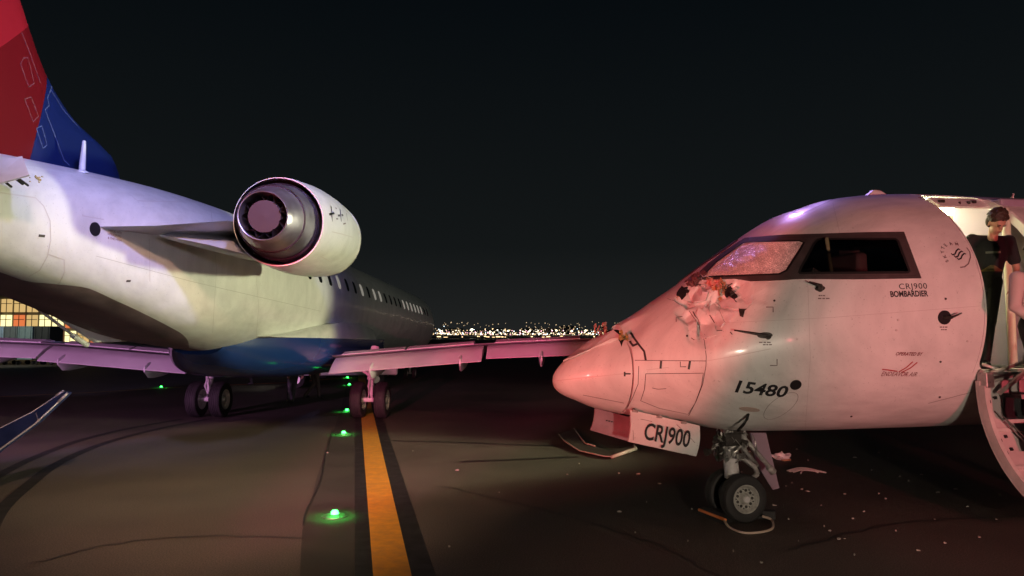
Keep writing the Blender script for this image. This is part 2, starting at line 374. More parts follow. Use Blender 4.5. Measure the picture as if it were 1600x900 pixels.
def wing_z(y): return .83+.083*min(y, 5)+.042*max(0, y-5)
def jet_wing(J, side, lift=0):
    def le(y): return 15.6+.50*(y-1.3)
    def te(y): return 20.9 if y < 4.9 else 20.9+.27*(y-4.9)
    b = B(); secs = []
    for y in (1.2, 3, 4.9, 7, 9.5, 12.3):
        z = wing_z(y); c = te(y)-le(y); secs.append(airfoil(le(y), te(y), z-.16, z-.03, c*.085, y*side, 12))
    b.loft(secs); b.build('wing', GREYW, J.root, True, 40)
    # winglet
    b = B(); b.loft([airfoil(le(12.3)+.1, te(12.3), wing_z(12.3)-.10, wing_z(12.3)-.03, .14, 12.3*side, 8), airfoil(le(12.6)+.5, te(12.5)+.1, wing_z(12.3)+.2, wing_z(12.3)+.2, .09, 12.62*side, 8),
                     airfoil(le(12.6)+1.1, te(12.5)+.45, wing_z(12.3)+1.0, wing_z(12.3)+1.0, .05, 12.85*side, 8)]); b.build('winglet', BLUE, J.root, True, 40)
    # flaps drooped behind the rear spar, aileron outboard
    for y0, y1, nm in ((1.62, 5.02, 'flap'), (5.12, 9.0, 'flap'), (9.08, 12.1, 'aileron')):
        rs = []
        for i in range(7):
            y = y0+(y1-y0)*i/6; z = wing_z(y)-.06; x = te(y); dr = (.355 if y < 5.05 else .30) if nm == 'flap' else .05; ch = .62 if y < 5.05 else .5
            if nm == 'flap': sh = i/6*.12 if y0 > 5 else 0
            nx = [Vector((x-.30, y*side, z-.14)), Vector((x-.16, y*side, z-.03)), Vector((x+.03, y*side, z-.015)), Vector((x+ch*.5, y*side, z-dr*.42)), Vector((x+ch, y*side, z-dr)), Vector((x+ch-.012, y*side, z-dr-.015)),
                  Vector((x+ch*.4, y*side, z-dr*.62-.06)), Vector((x-.05, y*side, z-.22))]
            rs.append(nx)
        b = B(); b.loft(rs); b.build(nm, MATS['flap_paint'], J.root, True, 35)
    for y0, y1 in ((1.75, 3.2), (3.26, 4.8), (5.3, 7.2)):
        b = B(); rs = []
        for y in (y0, y1):
            x = te(y)+.03; z = wing_z(y)-.02; rs.append([Vector((x-.5, y*side, z+.055)), Vector((x-.25, y*side, z+.075)), Vector((x, y*side, z+.012)), Vector((x, y*side, z-.004)), Vector((x-.5, y*side, z+.02))])
        b.loft(rs); b.build('spoiler', MATS['flap_paint'], J.root)
    for y in (2.55, 4.55, 6.35, 7.6, 9.0):
        z = wing_z(y)-.30; x = te(y)+.15; b = B(); rs = []
        for t, w, h in ((-1.5, .02, .02), (-1.0, .07, .14), (-.4, .08, .22), (.05, .07, .24), (.3, .05, .22), (.48, .015, .08)):
            zz = z-.06*(t+1.5)*.8; rs.append([Vector((x+t, y*side+w*math.cos(q), zz+h*math.sin(q)*(1 if math.sin(q) < 0 else .6))) for q in [2*PI*k/12 for k in range(12)]])
        b.loft(rs); b.build('flap_track_fairing', GREYW, J.root, True, 50)

def wheel(parent, c, r, w, hubside, rimr=.5, detail=True, rimmat=None):
    """tyre with grooves + rim with holes; axle along y"""
    c = Vector(c); t = B(); n = 56 if detail else 28
    prof = [(-w*.42, r*rimr), (-w*.48, r*(rimr+.1)), (-w*.5, r*.78), (-w*.44, r*.92), (-w*.34, r*.975)]
    for g in (-.22, -.07, .07, .22): prof += [(w*(g-.028), r*(1.0-.15*g*g)), (w*(g-.018), r*.972), (w*(g+.018), r*.972), (w*(g+.028), r*(1.0-.15*g*g))]
    prof += [(w*.34, r*.975), (w*.44, r*.92), (w*.5, r*.78), (w*.48, r*(rimr+.1)), (w*.42, r*rimr)]
    t.lathe(prof, c, (0, 1, 0), n, closed=True); t.build('tyre', TYRE, parent, True, 28)
    rr = r*rimr
    for sd in (-1, 1):
        b = B(); q = sd
        b.lathe([(q*w*.40, rr*1.13), (q*w*.445, rr*1.12), (q*w*.44, rr*1.0), (q*w*.36, rr*.93), (q*w*.30, rr*.88), (q*w*.20, rr*.80), (q*w*.18, rr*.45), (q*w*.30, rr*.36), (q*w*.42, rr*.30), (q*w*.44, rr*.18), (q*w*.44, .002), (q*w*.05, .002), (q*w*.05, rr)], c, (0, 1, 0), n, closed=True)
        rim = b.build('rim', rimmat or MATS['rim_paint'], parent, True, 30)
        if detail:
            h = B()
            for k in range(9):
                a = 2*PI*k/9; h.lathe([(q*w*.17, .001), (q*w*.17, rr*.11), (q*w*.235, rr*.11), (q*w*.235, .001)], c+Vector((math.cos(a)*rr*.62, 0, math.sin(a)*rr*.62)), (0, 1, 0), 10)
            for k in range(9):
                a = 2*PI*(k+.5)/9; h.lathe([(q*w*.2, .001), (q*w*.2, rr*.05), (q*w*.29, rr*.045), (q*w*.29, .001)], c+Vector((math.cos(a)*rr*.72, 0, math.sin(a)*rr*.72)), (0, 1, 0), 6)
            h.build('rim_bolts', GEARD, parent)['kind'] = 'stuff'

def main_gear(J, side, s, tilt):
    y = 2.06*side; zg = -s*math.tan(tilt)-J.root.location.z
    g = B(); top = Vector((s-.25, y*1.02, 1.15)); ax = Vector((s, y, zg+.455))
    g.tube([top, ax+Vector((0, 0, .5))], [.11, .10], 14); g.tube([ax+Vector((0, 0, .5)), ax], [.065, .065], 12)
    g.tube([ax-Vector((0, .42, 0)), ax+Vector((0, .42, 0))], .06, 12)
    g.tube([ax+Vector((-.06, 0, .62)), ax+Vector((-.30, 0, .32)), ax+Vector((-.07, 0, .03))], [.035, .045, .035], 8)
    g.tube([ax+Vector((.08, 0, .62)), ax+Vector((.26, 0, .34)), ax+Vector((.07, 0, .06))], [.02, .025, .02], 8)
    g.tube([ax+Vector((0, .05*side, .55)), Vector((s-.05, y-.95*side, 1.05))], .035, 8)
    leg = g.build('main_landing_gear', MATS['gear_white'], J.root, True, 40)
    for k in (-.30, .30): wheel(leg, (ax.x, ax.y+k, ax.z), .455, .30, 1, .52, detail=False)
    d = B(); d.plate([(s-.5, y+.30*side, 1.05), (s+.25, y+.30*side, 1.05), (s+.2, y+.42*side, .62), (s-.4, y+.42*side, .62)], (0, 1, .2), .025); d.build('gear_door', WHITE2, leg)
    return leg

def fin_and_tail(J):
    # leading edge of the fin traced from the photograph, in the plane of symmetry
    LE = [(27.1, 3.62), (27.35, 3.9), (27.75, 4.02), (28.18, 4.13), (28.47, 4.28), (28.74, 4.47), (28.9, 4.62), (29.2, 5.02), (29.45, 5.4), (31.2, 8.0)]
    TEx = lambda z: 33.2+(z-3)*.5
    def half(le, z, f=1.0):
        t = TEx(z); th = .30*f*(1-(z-3)*.06); return [(le+(t-le)*u, th*2.2*(math.sqrt(u)-u)*.5+.004) for u in [((1-math.cos(PI*i/14))/2) for i in range(15)]]
    fle = pchip([p[1] for p in LE], [p[0] for p in LE])
    rs = []
    for z in frange(3.0, 8.0, .1):
        le = fle(max(z, 3.62)) if z > 3.62 else 27.1+(3.62-z)*.0
        h = half(le, z); rs.append([Vector((x, w, z)) for x, w in h]+[Vector((x, -w, z)) for x, w in h[-2:0:-1]])
    b = B(); b.loft(rs); f = b.build('tail_fin', MATS['fin_livery'], J.root, True, 40)
    r = B(); r.plate([(33.25, 0, 3.4), (34.4, 0, 3.5), (36.3, 0, 7.8), (35.55, 0, 7.8)], (0, 1, 0), .12); r.build('rudder', MATS['fin_livery'], J.root)
    for sd in (1, -1):
        b = B(); b.loft([airfoil(31.6, 35.2, 8.05, 8.05, .34, 0, 8), airfoil(34.4, 36.2, 7.95, 7.95, .15, 4.2*sd, 8)]); b.build('tailplane', WHITE2, J.root, True, 40)

# livery and shared materials with their own masks
mat('flap_paint', (.58, .56, .58), .42, var=.10, vscale=2, bump=.1, bscale=3)
mat('rim_paint', (.50, .50, .46), .45, .2, var=.35, vscale=30)
mat('gear_white', (.62, .60, .60), .4, var=.2, vscale=12)
m = mat('fin_livery', (.30, .012, .014), .30, 0, .3); n = m.node_tree; bs = n.nodes['Principled BSDF']
t = n.nodes.new('ShaderNodeTexCoord'); sx = n.nodes.new('ShaderNodeSeparateXYZ'); n.links.new(t.outputs['Object'], sx.inputs[0])
def lin(a, b, c):
    """1 where a*x+b*z+c > 0 (flat livery edges in the plane of the fin)"""
    p = n.nodes.new('ShaderNodeMath'); p.operation = 'MULTIPLY'; p.inputs[1].default_value = a; n.links.new(sx.outputs['X'], p.inputs[0])
    q = n.nodes.new('ShaderNodeMath'); q.operation = 'MULTIPLY_ADD'; q.inputs[1].default_value = b; n.links.new(sx.outputs['Z'], q.inputs[0]); n.links.new(p.outputs[0], q.inputs[2])
    g = n.nodes.new('ShaderNodeMath'); g.operation = 'GREATER_THAN'; g.inputs[1].default_value = -c; n.links.new(q.outputs[0], g.inputs[0]); return g
# blue below the line (28.87,4.55)-(29.17,3.36); lighter red above (29.24,5.05)-(29.66,4.64)
g1 = lin(-1.19, -.30, 1.19*28.87+.30*4.55); g2 = lin(.41, .42, -(.41*29.24+.42*5.05))
m1 = n.nodes.new('ShaderNodeMix'); m1.data_type = 'RGBA'; m1.inputs['A'].default_value = (.15, .005, .008, 1); m1.inputs['B'].default_value = (.33, .012, .020, 1); n.links.new(g2.outputs[0], m1.inputs['Factor'])
m2 = n.nodes.new('ShaderNodeMix'); m2.data_type = 'RGBA'; m2.inputs['B'].default_value = (.007, .016, .085, 1); n.links.new(g1.outputs[0], m2.inputs['Factor']); n.links.new(m1.outputs['Result'], m2.inputs['A'])
n.links.new(m2.outputs['Result'], bs.inputs['Base Color'])
MATS['shattered_glass'] = None; del MATS['shattered_glass']

# ================================================================== SETTING
def asphalt():
    m = bpy.data.materials.new('asphalt'); m.use_nodes = True; n = m.node_tree; b = n.nodes['Principled BSDF']; t = n.nodes.new('ShaderNodeTexCoord')
    big = n.nodes.new('ShaderNodeTexNoise'); big.inputs['Scale'].default_value = .35; big.inputs['Detail'].default_value = 8; big.inputs['Roughness'].default_value = .6; n.links.new(t.outputs['Object'], big.inputs['Vector'])
    fine = n.nodes.new('ShaderNodeTexNoise'); fine.inputs['Scale'].default_value = 70; fine.inputs['Detail'].default_value = 5; n.links.new(t.outputs['Object'], fine.inputs['Vector'])
    vo = n.nodes.new('ShaderNodeTexVoronoi'); vo.inputs['Scale'].default_value = 110; n.links.new(t.outputs['Object'], vo.inputs['Vector'])
    r1 = n.nodes.new('ShaderNodeValToRGB'); r1.color_ramp.elements[0].position = .3; r1.color_ramp.elements[0].color = (.058, .052, .043, 1); r1.color_ramp.elements[1].position = .7; r1.color_ramp.elements[1].color = (.115, .100, .082, 1); n.links.new(big.outputs[0], r1.inputs[0])
    mr = n.nodes.new('ShaderNodeMapRange'); mr.inputs[1].default_value = .3; mr.inputs[2].default_value = .75; mr.inputs[3].default_value = .5; mr.inputs[4].default_value = 1.75; n.links.new(fine.outputs[0], mr.inputs[0])
    sc = n.nodes.new('ShaderNodeVectorMath'); sc.operation = 'SCALE'; n.links.new(r1.outputs[0], sc.inputs[0]); n.links.new(mr.outputs[0], sc.inputs['Scale']); n.links.new(sc.outputs[0], b.inputs['Base Color'])
    mr2 = n.nodes.new('ShaderNodeMapRange'); mr2.inputs[3].default_value = .5; mr2.inputs[4].default_value = .85; n.links.new(big.outputs[0], mr2.inputs[0]); n.links.new(mr2.outputs[0], b.inputs['Roughness'])
    bu = n.nodes.new('ShaderNodeBump'); bu.inputs['Strength'].default_value = .55; bu.inputs['Distance'].default_value = .006; n.links.new(vo.outputs['Distance'], bu.inputs['Height']); n.links.new(bu.outputs[0], b.inputs['Normal'])
    b.inputs['Specular IOR Level'].default_value = .3
    return m
ASPH = asphalt()
g = mesh('ground', [(-2500, -300, 0), (2500, -300, 0), (2500, 420, 0), (-2500, 420, 0)], [(0, 1, 2, 3)], ASPH); g['kind'] = 'structure'
WATER = mat('bay_water', (.004, .006, .008), .12, 0, bump=.6, bscale=.08, bdist=1.0)
w = mesh('water', [(-6000, 420, -.6), (6000, 420, -.6), (6000, 9000, -.6), (-6000, 9000, -.6)], [(0, 1, 2, 3)], WATER); w['kind'] = 'structure'
q = mesh('sea_wall', [(-2500, 420, 0), (2500, 420, 0), (2500, 420.6, 0), (-2500, 420.6, 0), (-2500, 420, -1), (2500, 420, -1), (2500, 420.6, -1), (-2500, 420.6, -1)], [(0, 1, 2, 3), (3, 2, 6, 7), (0, 4, 5, 1)], ASPH); q['kind'] = 'structure'
def strip(name, pts, w, z, m, wl=None):
    """painted band along a centre polyline"""
    pts = [Vector((p[0], p[1], 0)) for p in pts]; vs = []
    for i, p in enumerate(pts):
        t = (pts[min(i+1, len(pts)-1)]-pts[max(i-1, 0)]).normalized(); s = Vector((-t.y, t.x, 0))*w/2
        vs += [(p+s+Vector((0, 0, z))), (p-s+Vector((0, 0, z)))]
    return mesh(name, vs, [(2*i, 2*i+1, 2*i+3, 2*i+2) for i in range(len(pts)-1)], m)
YEL = mat('yellow_taxiway_paint', (.62, .30, .025), .65, var=.30, vscale=7, bump=.3, bscale=60, bdist=.004)
BLK = mat('black_border_paint', (.010, .010, .010), .6, var=.3, vscale=4)
a = gnd(613, 900); c = gnd(574.5, 652); dr = (c-a).normalized(); perp = Vector((dr.y, -dr.x, 0)); A0 = a-dr*8; A1 = a+dr*150
wy = ((gnd(643, 900)-gnd(583, 900)).dot(perp))
nseg = 60; pts = [A0+(A1-A0)*i/nseg for i in range(nseg+1)]
k = strip('black_line_border', [p+perp*.025 for p in pts], wy*1.0+.36, .004, BLK); k['kind'] = 'structure'
k = strip('yellow_taxi_line', pts, wy, .008, YEL); k['kind'] = 'structure'
# sealed patch of pavement left of the line, its ragged edge
DK = mat('patched_asphalt', (.038, .038, .030), .75, var=.4, vscale=1.2, bump=.4, bscale=60, bdist=.005)
E1 = [(470, 900), (474, 830), (484, 790), (497, 745), (512, 700), (522, 672), (532, 645), (542, 600)]
E2 = [(553, 900), (554, 830), (556, 790), (557, 745), (558, 700), (558, 672), (558, 645), (558, 600)]
vs = [gnd(*p, .003)+Vector((rnd.uniform(-.02, .02), 0, 0)) for p in E1]+[gnd(*p, .003) for p in E2]; n8 = len(E1)
k = mesh('asphalt_patch', vs, [(i, i+1, n8+i+1, n8+i) for i in range(n8-1)], DK); k['kind'] = 'structure'
SK = mat('skid_rubber', (.010, .009, .008), .7, var=.3, vscale=3)
TAR = mat('crack_tar', (.010, .010, .010), .5)
def gpoly(pxs): return [gnd(*p) for p in pxs]
def smooth_path(P, k=8):
    out = []; n = len(P)
    for i in range(n-1):
        p0, p1, p2, p3 = P[max(i-1, 0)], P[i], P[i+1], P[min(i+2, n-1)]
        for j in range(k):
            t = j/k; out.append(.5*((2*p1)+(p2-p0)*t+(2*p0-5*p1+4*p2-p3)*t*t+(3*p1-p0-3*p2+p3)*t**3))
    return out+[P[-1]]
for i, (P, w) in enumerate([([(285, 655), (200, 670), (120, 690), (50, 717), (0, 742), (-60, 780)], .17), ([(325, 655), (240, 672), (160, 694), (90, 725), (40, 762), (0, 800), (-25, 850)], .17),
                            ([(600, 689), (700, 691), (800, 695), (925, 698), (1100, 700)], .10), ([(720, 722), (800, 719), (905, 714)], .10)]):
    k = strip('tyre_mark' if i < 2 else 'pavement_joint', smooth_path(gpoly(P)), w, .0045+.001*i, SK if i < 2 else TAR); k['kind'] = 'structure'
crk = []
for i in range(26):
    t = i/25; y = 672+t*150; x = 521-44*t-6*math.sin(t*9)*t; crk.append(gnd(x+rnd.uniform(-1, 1), y))
k = strip('pavement_crack', crk, .022, .0062, TAR); k['kind'] = 'structure'
for P in ([(0, 655), (120, 661), (300, 668), (530, 664)], [(60, 880), (180, 850), (330, 838), (470, 842)], [(690, 760), (820, 790), (1000, 842), (1120, 900)], [(1230, 860), (1400, 820), (1600, 806)], [(640, 640), (900, 646), (1200, 640)]):
    Q = smooth_path(gpoly(P), 10); Q = [p+Vector((rnd.gauss(0, .02), rnd.gauss(0, .02), 0)) for p in Q]; k = strip('pavement_crack', Q, .022, .0067, TAR); k['kind'] = 'structure'
# far painted lines
for nm, P, w, mt in (('yellow_edge_line', [(-300, 632), (0, 620), (150, 613), (285, 605)], .12, YEL), ('orange_edge_line', [(330, 603), (400, 600), (450, 598), (520, 592), (620, 588)], .28, mat('orange_line_paint', (.7, .16, .04), .6))):
    k = strip(nm, gpoly(P), w, .006, mt); k['kind'] = 'structure'

# ------------------------------------------------------------------ green in-pavement lights
GL = mat('green_lamp_lens', (.1, .8, .2), .2, emit=(.04, 1, .10), es=11)
RIMM = mat('cast_light_housing', (.14, .14, .13), .5, .8)
def taxi_light(px, py, label, e=1.0):
    p = gnd(px, py+3); t = thing('taxiway_light', label, 'light', (p.x, p.y, 0), group='green taxiway centreline lights')
    b = B(); b.lathe([(.0, .15), (.012, .148), (.02, .12), (.03, .085), (.03, 0)], (0, 0, 0), (0, 0, 1), 28); b.build('housing', RIMM, t, True, 30)
    b = B(); b.lathe([(.028, .046), (.058, .040), (.072, .025), (.078, 0)], (0, 0, 0), (0, 0, 1), 20); b.build('lens', GL, t, True, 40)
    l = bpy.data.lights.new('lamp', 'SPOT'); l.color = (.03, 1, .10); l.energy = 11*e; l.shadow_soft_size = .03; l.spot_size = R(125); l.spot_blend = 1
    o = bpy.data.objects.new('lamp', l); COL.objects.link(o); o.parent = t; o.location = (0, 0, .26)
TL = [(523, 804, 'nearest green taxiway light, beside the yellow line in the foreground', 1.5), (537, 676, 'green taxiway light second nearest along the yellow line', 1.6), (542, 640, 'green taxiway light third along the line, before the wheels of the right gear', 2),
      (546, 599, 'green taxiway light seen just below the wing flap root', 3), (543, 588, 'farthest green taxiway light, tight under the blue belly corner', 3), (252, 603, 'small green taxiway light far left, alone beyond the left main gear', 1)]
for q in TL: taxi_light(*q)

# ------------------------------------------------------------------ far shore with the lights of the city
CB = mat('far_building_wall', (.25, .25, .25), .9)
def litmat(name, c, s): return mat(name, (.02, .02, .02), .8, emit=c, es=s)
LW = [litmat('warm_lamp', (1, .68, .34), 2.6), litmat('white_lamp', (1, .86, .62), 3.6), litmat('pink_lamp', (1, .5, .6), 5), litmat('dim_amber_lamp', (1, .70, .40), .9), litmat('cool_lamp', (.75, .9, 1), 6)]
hs = mesh('far_shore', [(-4000, 1480, -.6), (4000, 1480, -.6), (4000, 1500, 4), (-4000, 1500, 4), (4000, 4200, 9), (-4000, 4200, 9)], [(0, 1, 2, 3), (3, 2, 4, 5)], CB); hs['kind'] = 'structure'
nb = 0
for i in range(64):
    x = -2200+i*70+rnd.uniform(-25, 25); d = rnd.uniform(1660, 2300); h = rnd.choice([8, 9, 12, 14, 14, 18, 18, 22, 30]); w = rnd.uniform(24, 60)
    vis = 683 < 800+x/d*1150 < 925
    t = thing('city_building', 'distant dark building with a few lit windows on the far shore', 'building', (x, d, 3), group='far buildings across the water')
    b = B(); b.box((0, 0, h/2), (w, 20, h)); b.build('wall', CB, t)
    wb = B(); nr = int(h/4); nc = int(w/5)
    for r_ in range(nr):
        for c_ in range(nc):
            if rnd.random() < .26: wb.box((-w/2+3+c_*5, -10.15, 2+r_*4), (1.5, .3, 1.6))
    if wb.v: wb.build('lit_windows', LW[3] if rnd.random() < .6 else litmat('dim_white_window', (1, .9, .7), 1.6), t)['kind'] = 'stuff'
for mi, cnt, zs, rs in ((0, 1300, (3, 17), (.7, 1.5)), (1, 1100, (3, 15), (.6, 1.8)), (2, 500, (3, 14), (.7, 1.4)), (3, 2200, (4, 32), (.6, 1.3)), (4, 300, (4, 26), (.5, 1.2))):
    b = B()
    for i in range(cnt):
        x = rnd.uniform(-1900, 1900); d = rnd.uniform(1505, 1760); r = rnd.uniform(*rs); z = rnd.uniform(zs[0], zs[1]) if rnd.random() < .5 else rnd.uniform(zs[0], zs[0]+6)
        c = Vector((x, d, z)); b.add([c+Vector(v)*r for v in ((1, 0, 0), (-1, 0, 0), (0, 1, 0), (0, -1, 0), (0, 0, 1), (0, 0, -1))], [(0, 2, 4), (2, 1, 4), (1, 3, 4), (3, 0, 4), (2, 0, 5), (1, 2, 5), (3, 1, 5), (0, 3, 5)])
    o = b.build('city_lights', LW[mi]); o['kind'] = 'stuff'; o['label'] = 'glittering lights of the distant city along the horizon'
for i, px in enumerate((688, 737, 766, 794, 869, 893, 738, 828, 915, 650, 1010)):
    d = 1500; x = (px-800)/1150*d; t = thing('flood_mast', 'bright floodlight mast on the far shore', 'floodlight', (x, d, 2), group='flood masts on the far shore')
    h = rnd.uniform(9, 14); b = B(); b.tube([(0, 0, 0), (0, 0, h)], .3, 6); b.build('mast', CB, t)
    b = B(); b.box((0, -.6, h), (3.0, .6, 1.8)); b.build('lamp_head', litmat('flood_head', (1, .88, .6), 12), t)
b = B()  # glowing boxes stand in for city lights mirrored in the water
for i in range(170):
    x = rnd.uniform(-520, 520); b.box((x, 640+rnd.uniform(0, 60), 1.3+rnd.uniform(-.4, .5)), (rnd.uniform(.5, 4.2), .3, rnd.uniform(.5, 1.0)))
o = b.build('mirrored_lights', LW[0]); o['kind'] = 'stuff'; o['label'] = 'low glowing row added as the city lights mirrored in the bay'
pr = B(); pr.box((0, 670, .3), (1100, 70, .9)); o = pr.build('pier', CB); o['kind'] = 'structure'

# ================================================================== LEFT JET (struck from behind, seen along its starboard side)
ROOT_L = thing('regional_jet', 'white regional jet on the left with red and blue tail fin', 'airplane', (-4.85, 37.97, .22))
ROOT_L.rotation_mode = 'XYZ'
def jet_rot(yaw, pitch): return (Matrix.Rotation(yaw, 4, 'Z') @ Matrix.Rotation(-pitch, 4, 'Y')).to_euler()
ROOT_L.rotation_euler = jet_rot(R(-92.25), R(1.2))
JL = Jet(ROOT_L); JL.frame()
fs = jet_fuselage(JL, .0, 35.8, WHITE, [.0, .01, .03]+frange(.08, 4.4, .12)+frange(22.5, 35.8, .25), 96)
JL.bvh([fs])
# blue wing-to-body fairing
def fairing(n=48):
    st = frange(12.8, 24.4, .3); rs = []
    wf = pchip([12.8, 14, 16, 21.3, 22.6, 23.6, 24.4], [.6, 1.25, 1.56, 1.56, 1.40, .95, .50]); bf = pchip([12.8, 14.2, 16, 21.5, 23, 23.9, 24.4], [.95, .62, .50, .46, .52, .70, .98]); tf = pchip([12.8, 24.4], [1.42, 1.30])
    for s in st:
        r = []; w, bz, tz = wf(s), bf(s), tf(s)
        for k in range(n):
            q = PI+PI*k/(n-1); c, s_ = math.cos(q), math.sin(q); e = .62
            r.append(Vector((s, w*math.copysign(abs(c)**e, c), tz-(tz-bz)*abs(s_)**e)))
        rs.append(r)
    b = B(); b.loft(rs); return b.build('belly_fairing', BLUE, ROOT_L, True, 40)
fairing()
# white wing-root fillet above the fairing
b = B(); rs = []
for s, w, h in ((15, 1.15, .02), (16, 1.42, .3), (18, 1.53, .42), (20, 1.55, .40), (21.5, 1.5, .25), (22.8, 1.40, .10), (23.8, 1.22, .02)):
    z = 1.42-.0103*(s-12.8)+.003; rs.append([Vector((s, -w, z)), Vector((s, -w, z+h*.2)), Vector((s, -w*.93, z+h)), Vector((s, w*.93, z+h)), Vector((s, w, z+h*.2)), Vector((s, w, z))])
b.loft(rs); b.build('wing_root_fillet', WHITE, ROOT_L, True, 60)
fin_and_tail(JL)
finL = [o for o in ROOT_L.children if o.name.startswith('tail_fin')][0]
JF = Jet(ROOT_L); JF.frame(); JF.bvh([finL]); FL = mat('pale_livery_outline', (.22, .07, .08), .5)
def third(P): return [(x/3, y/3) for x, y in P]
JF.ribbon('fin_seam', [third([(100, 150), (140, 250), (190, 390)]), third([(95, 300), (110, 272), (130, 270), (160, 390), (135, 408), (95, 300)]), third([(115, 465), (145, 455), (180, 545), (155, 570), (115, 465)])], .010, FL, finL)
JF.ribbon('fin_seam', [third([(243, 405), (222, 460), (230, 495), (210, 515), (255, 630), (300, 752), (325, 775)]), third([(170, 602), (195, 590), (220, 680), (200, 695), (170, 602)]), third([(235, 420), (300, 520), (372, 602)])], .012, mat('grey_blue_outline', (.10, .13, .24), .5), finL)
for sd in (1, -1): jet_wing(JL, sd)
engs = [jet_engine(JL, sd)[0] for sd in (1, -1)]
JE = Jet(ROOT_L); JE.frame(); JE.bvh([engs[0]])
JE.ribbon('nacelle_marking', [[(514, 335), (522, 333)], [(517, 322), (519, 346)], [(531, 327), (533, 346)], [(528, 337), (536, 336)]], .03, PRINT, engs[0])
JE.ribbon('nacelle_marking', [[(524, 325), (526, 326)], [(525, 342), (528, 342)], [(541, 333), (543, 345)], [(536, 350), (540, 349)]], .02, PRINTG, engs[0])
JE.ribbon('cowl_seam', [[(518, 362), (535, 366), (552, 371)], [(500, 400), (515, 408), (530, 404)]], .014, SEAM_GLINT, engs[0])
for sd in (1, -1): main_gear(JL, sd, 19.3, R(1.2))
# ventral strakes
for sd in (1, -1):
    b = B()
    if sd > 0: continue
    b.plate([(26.5, -.62, 1.17), (28.4, -.66, 1.90), (30.6, -.66, 2.85), (29.8, -.45, 2.9), (27.8, -.32, 2.3), (25.6, -.25, 1.6), (25.6, -.5, 1.22)], (0, 1, .28), .05)
    b.build('ventral_strake', WHITE2, ROOT_L)
b = B(); b.tube([(30.9, -.66, 2.95), (28.4, -.675, 1.89), (26.75, -.70, 1.19)], .022, 8); b.tube([(26.95, -.70, 1.27), (26.6, -.70, 1.13)], .042, 10); b.build('strake_edge_rod', WHITE2, ROOT_L)
b = B(); b.tube([(30.05, -.5, 2.55), (29.6, -.45, 2.3)], .07, 10); b.tube([(29.7, -.1, 2.35), (29.0, .15, 2.15)], .05, 10); b.each('drain_mast', WHITE2, ROOT_L)
b = B(); b.lathe([(0, .085), (.02, .08), (.04, .04), (.16, .035), (.42, .022), (.43, 0)], JL.hit(128, 268)[0]-Vector((0, 0, .02)), (.04, .05, 1), 14); b.build('antenna', WHITE2, ROOT_L, True, 40)
# cabin windows, some lit from inside
JL.ribbon('lap_joint', [[(330, 332), (338, 420), (332, 520)], [(400, 432), (404, 480), (400, 528)], [(150, 400), (300, 440), (500, 486)]], .006, mat('faint_lap_joint', (.40, .39, .37), .5))
LITW = mat('lit_cabin_window', (.2, .2, .2), .4, emit=(1, .93, .78), es=.22); DARKW = mat('dark_cabin_window', (.012, .012, .014), .12)
lits = {2, 3, 4, 5, 6, 7, 12, 13, 15, 18}
for sd in (1, -1):
    for i in range(24):
        s = 5.6+i*.79; zc_, h = (ztop(s)+zbot(s))/2, (ztop(s)-zbot(s))/2; zz = zc_+.42; b = B(); r = []
        for off_, sc_ in ((.012, 1), (.012, .0)):
            pass
        pts = []
        for k in range(20):
            q = 2*PI*k/20; dx = .115*math.copysign(abs(math.cos(q))**.6, math.cos(q)); dz = .165*math.copysign(abs(math.sin(q))**.6, math.sin(q))
            z = zz+dz; yy = 1.395*math.sqrt(max(0, 1-((z-zc_)/h)**2)); pts.append(Vector((s+dx, (yy+.006)*sd, z)))
        b.plate(pts, (0, 1, .28*sd), .008); b.build('cabin_window', LITW if i in lits else DARKW, ROOT_L)
# print and seams on the aft fuselage
def belly_shade_grime():  # darkens the tail underside: shade put into the colour, with some grime
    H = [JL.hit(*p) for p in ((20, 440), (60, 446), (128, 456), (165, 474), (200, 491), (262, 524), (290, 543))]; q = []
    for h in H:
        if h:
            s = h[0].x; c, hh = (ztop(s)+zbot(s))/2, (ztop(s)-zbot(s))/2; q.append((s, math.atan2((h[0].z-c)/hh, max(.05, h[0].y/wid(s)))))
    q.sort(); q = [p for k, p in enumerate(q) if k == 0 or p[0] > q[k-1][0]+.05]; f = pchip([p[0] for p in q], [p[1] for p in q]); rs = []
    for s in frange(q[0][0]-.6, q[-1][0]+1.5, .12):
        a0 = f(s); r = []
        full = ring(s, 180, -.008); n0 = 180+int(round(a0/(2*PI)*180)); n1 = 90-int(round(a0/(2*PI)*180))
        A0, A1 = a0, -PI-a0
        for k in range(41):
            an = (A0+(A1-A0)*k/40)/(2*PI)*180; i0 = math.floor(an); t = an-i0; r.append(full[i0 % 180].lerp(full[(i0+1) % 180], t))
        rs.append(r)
    b = B(); b.loft(rs, cap=False, closed=False); return b.build('shaded_grimy_belly', mat('shade_and_soot_paint', (.20, .14, .15), .6, var=.5, vscale=2.5), ROOT_L, True)
belly_shade_grime()
for nm, lines, w, mt in (('panel_seam', [[(0, 301), (55, 309), (68, 322), (78, 345), (79, 375), (74, 400), (62, 422), (45, 432)], [(74, 397), (100, 406), (101, 425), (94, 440), (84, 452)], [(233, 373), (234, 440)], [(128, 337), (162, 343)], [(200, 302), (215, 314), (290, 316)]], .014, SEAM_GLINT),
                         ('dark_rivet_line', [[(60, 368), (70, 369)], [(197, 439), (204, 439)]], .03, SEAM), ('highlight_rail', [], .02, SEAM_GLINT)):
    if lines: JL.ribbon(nm, lines, w, mt)
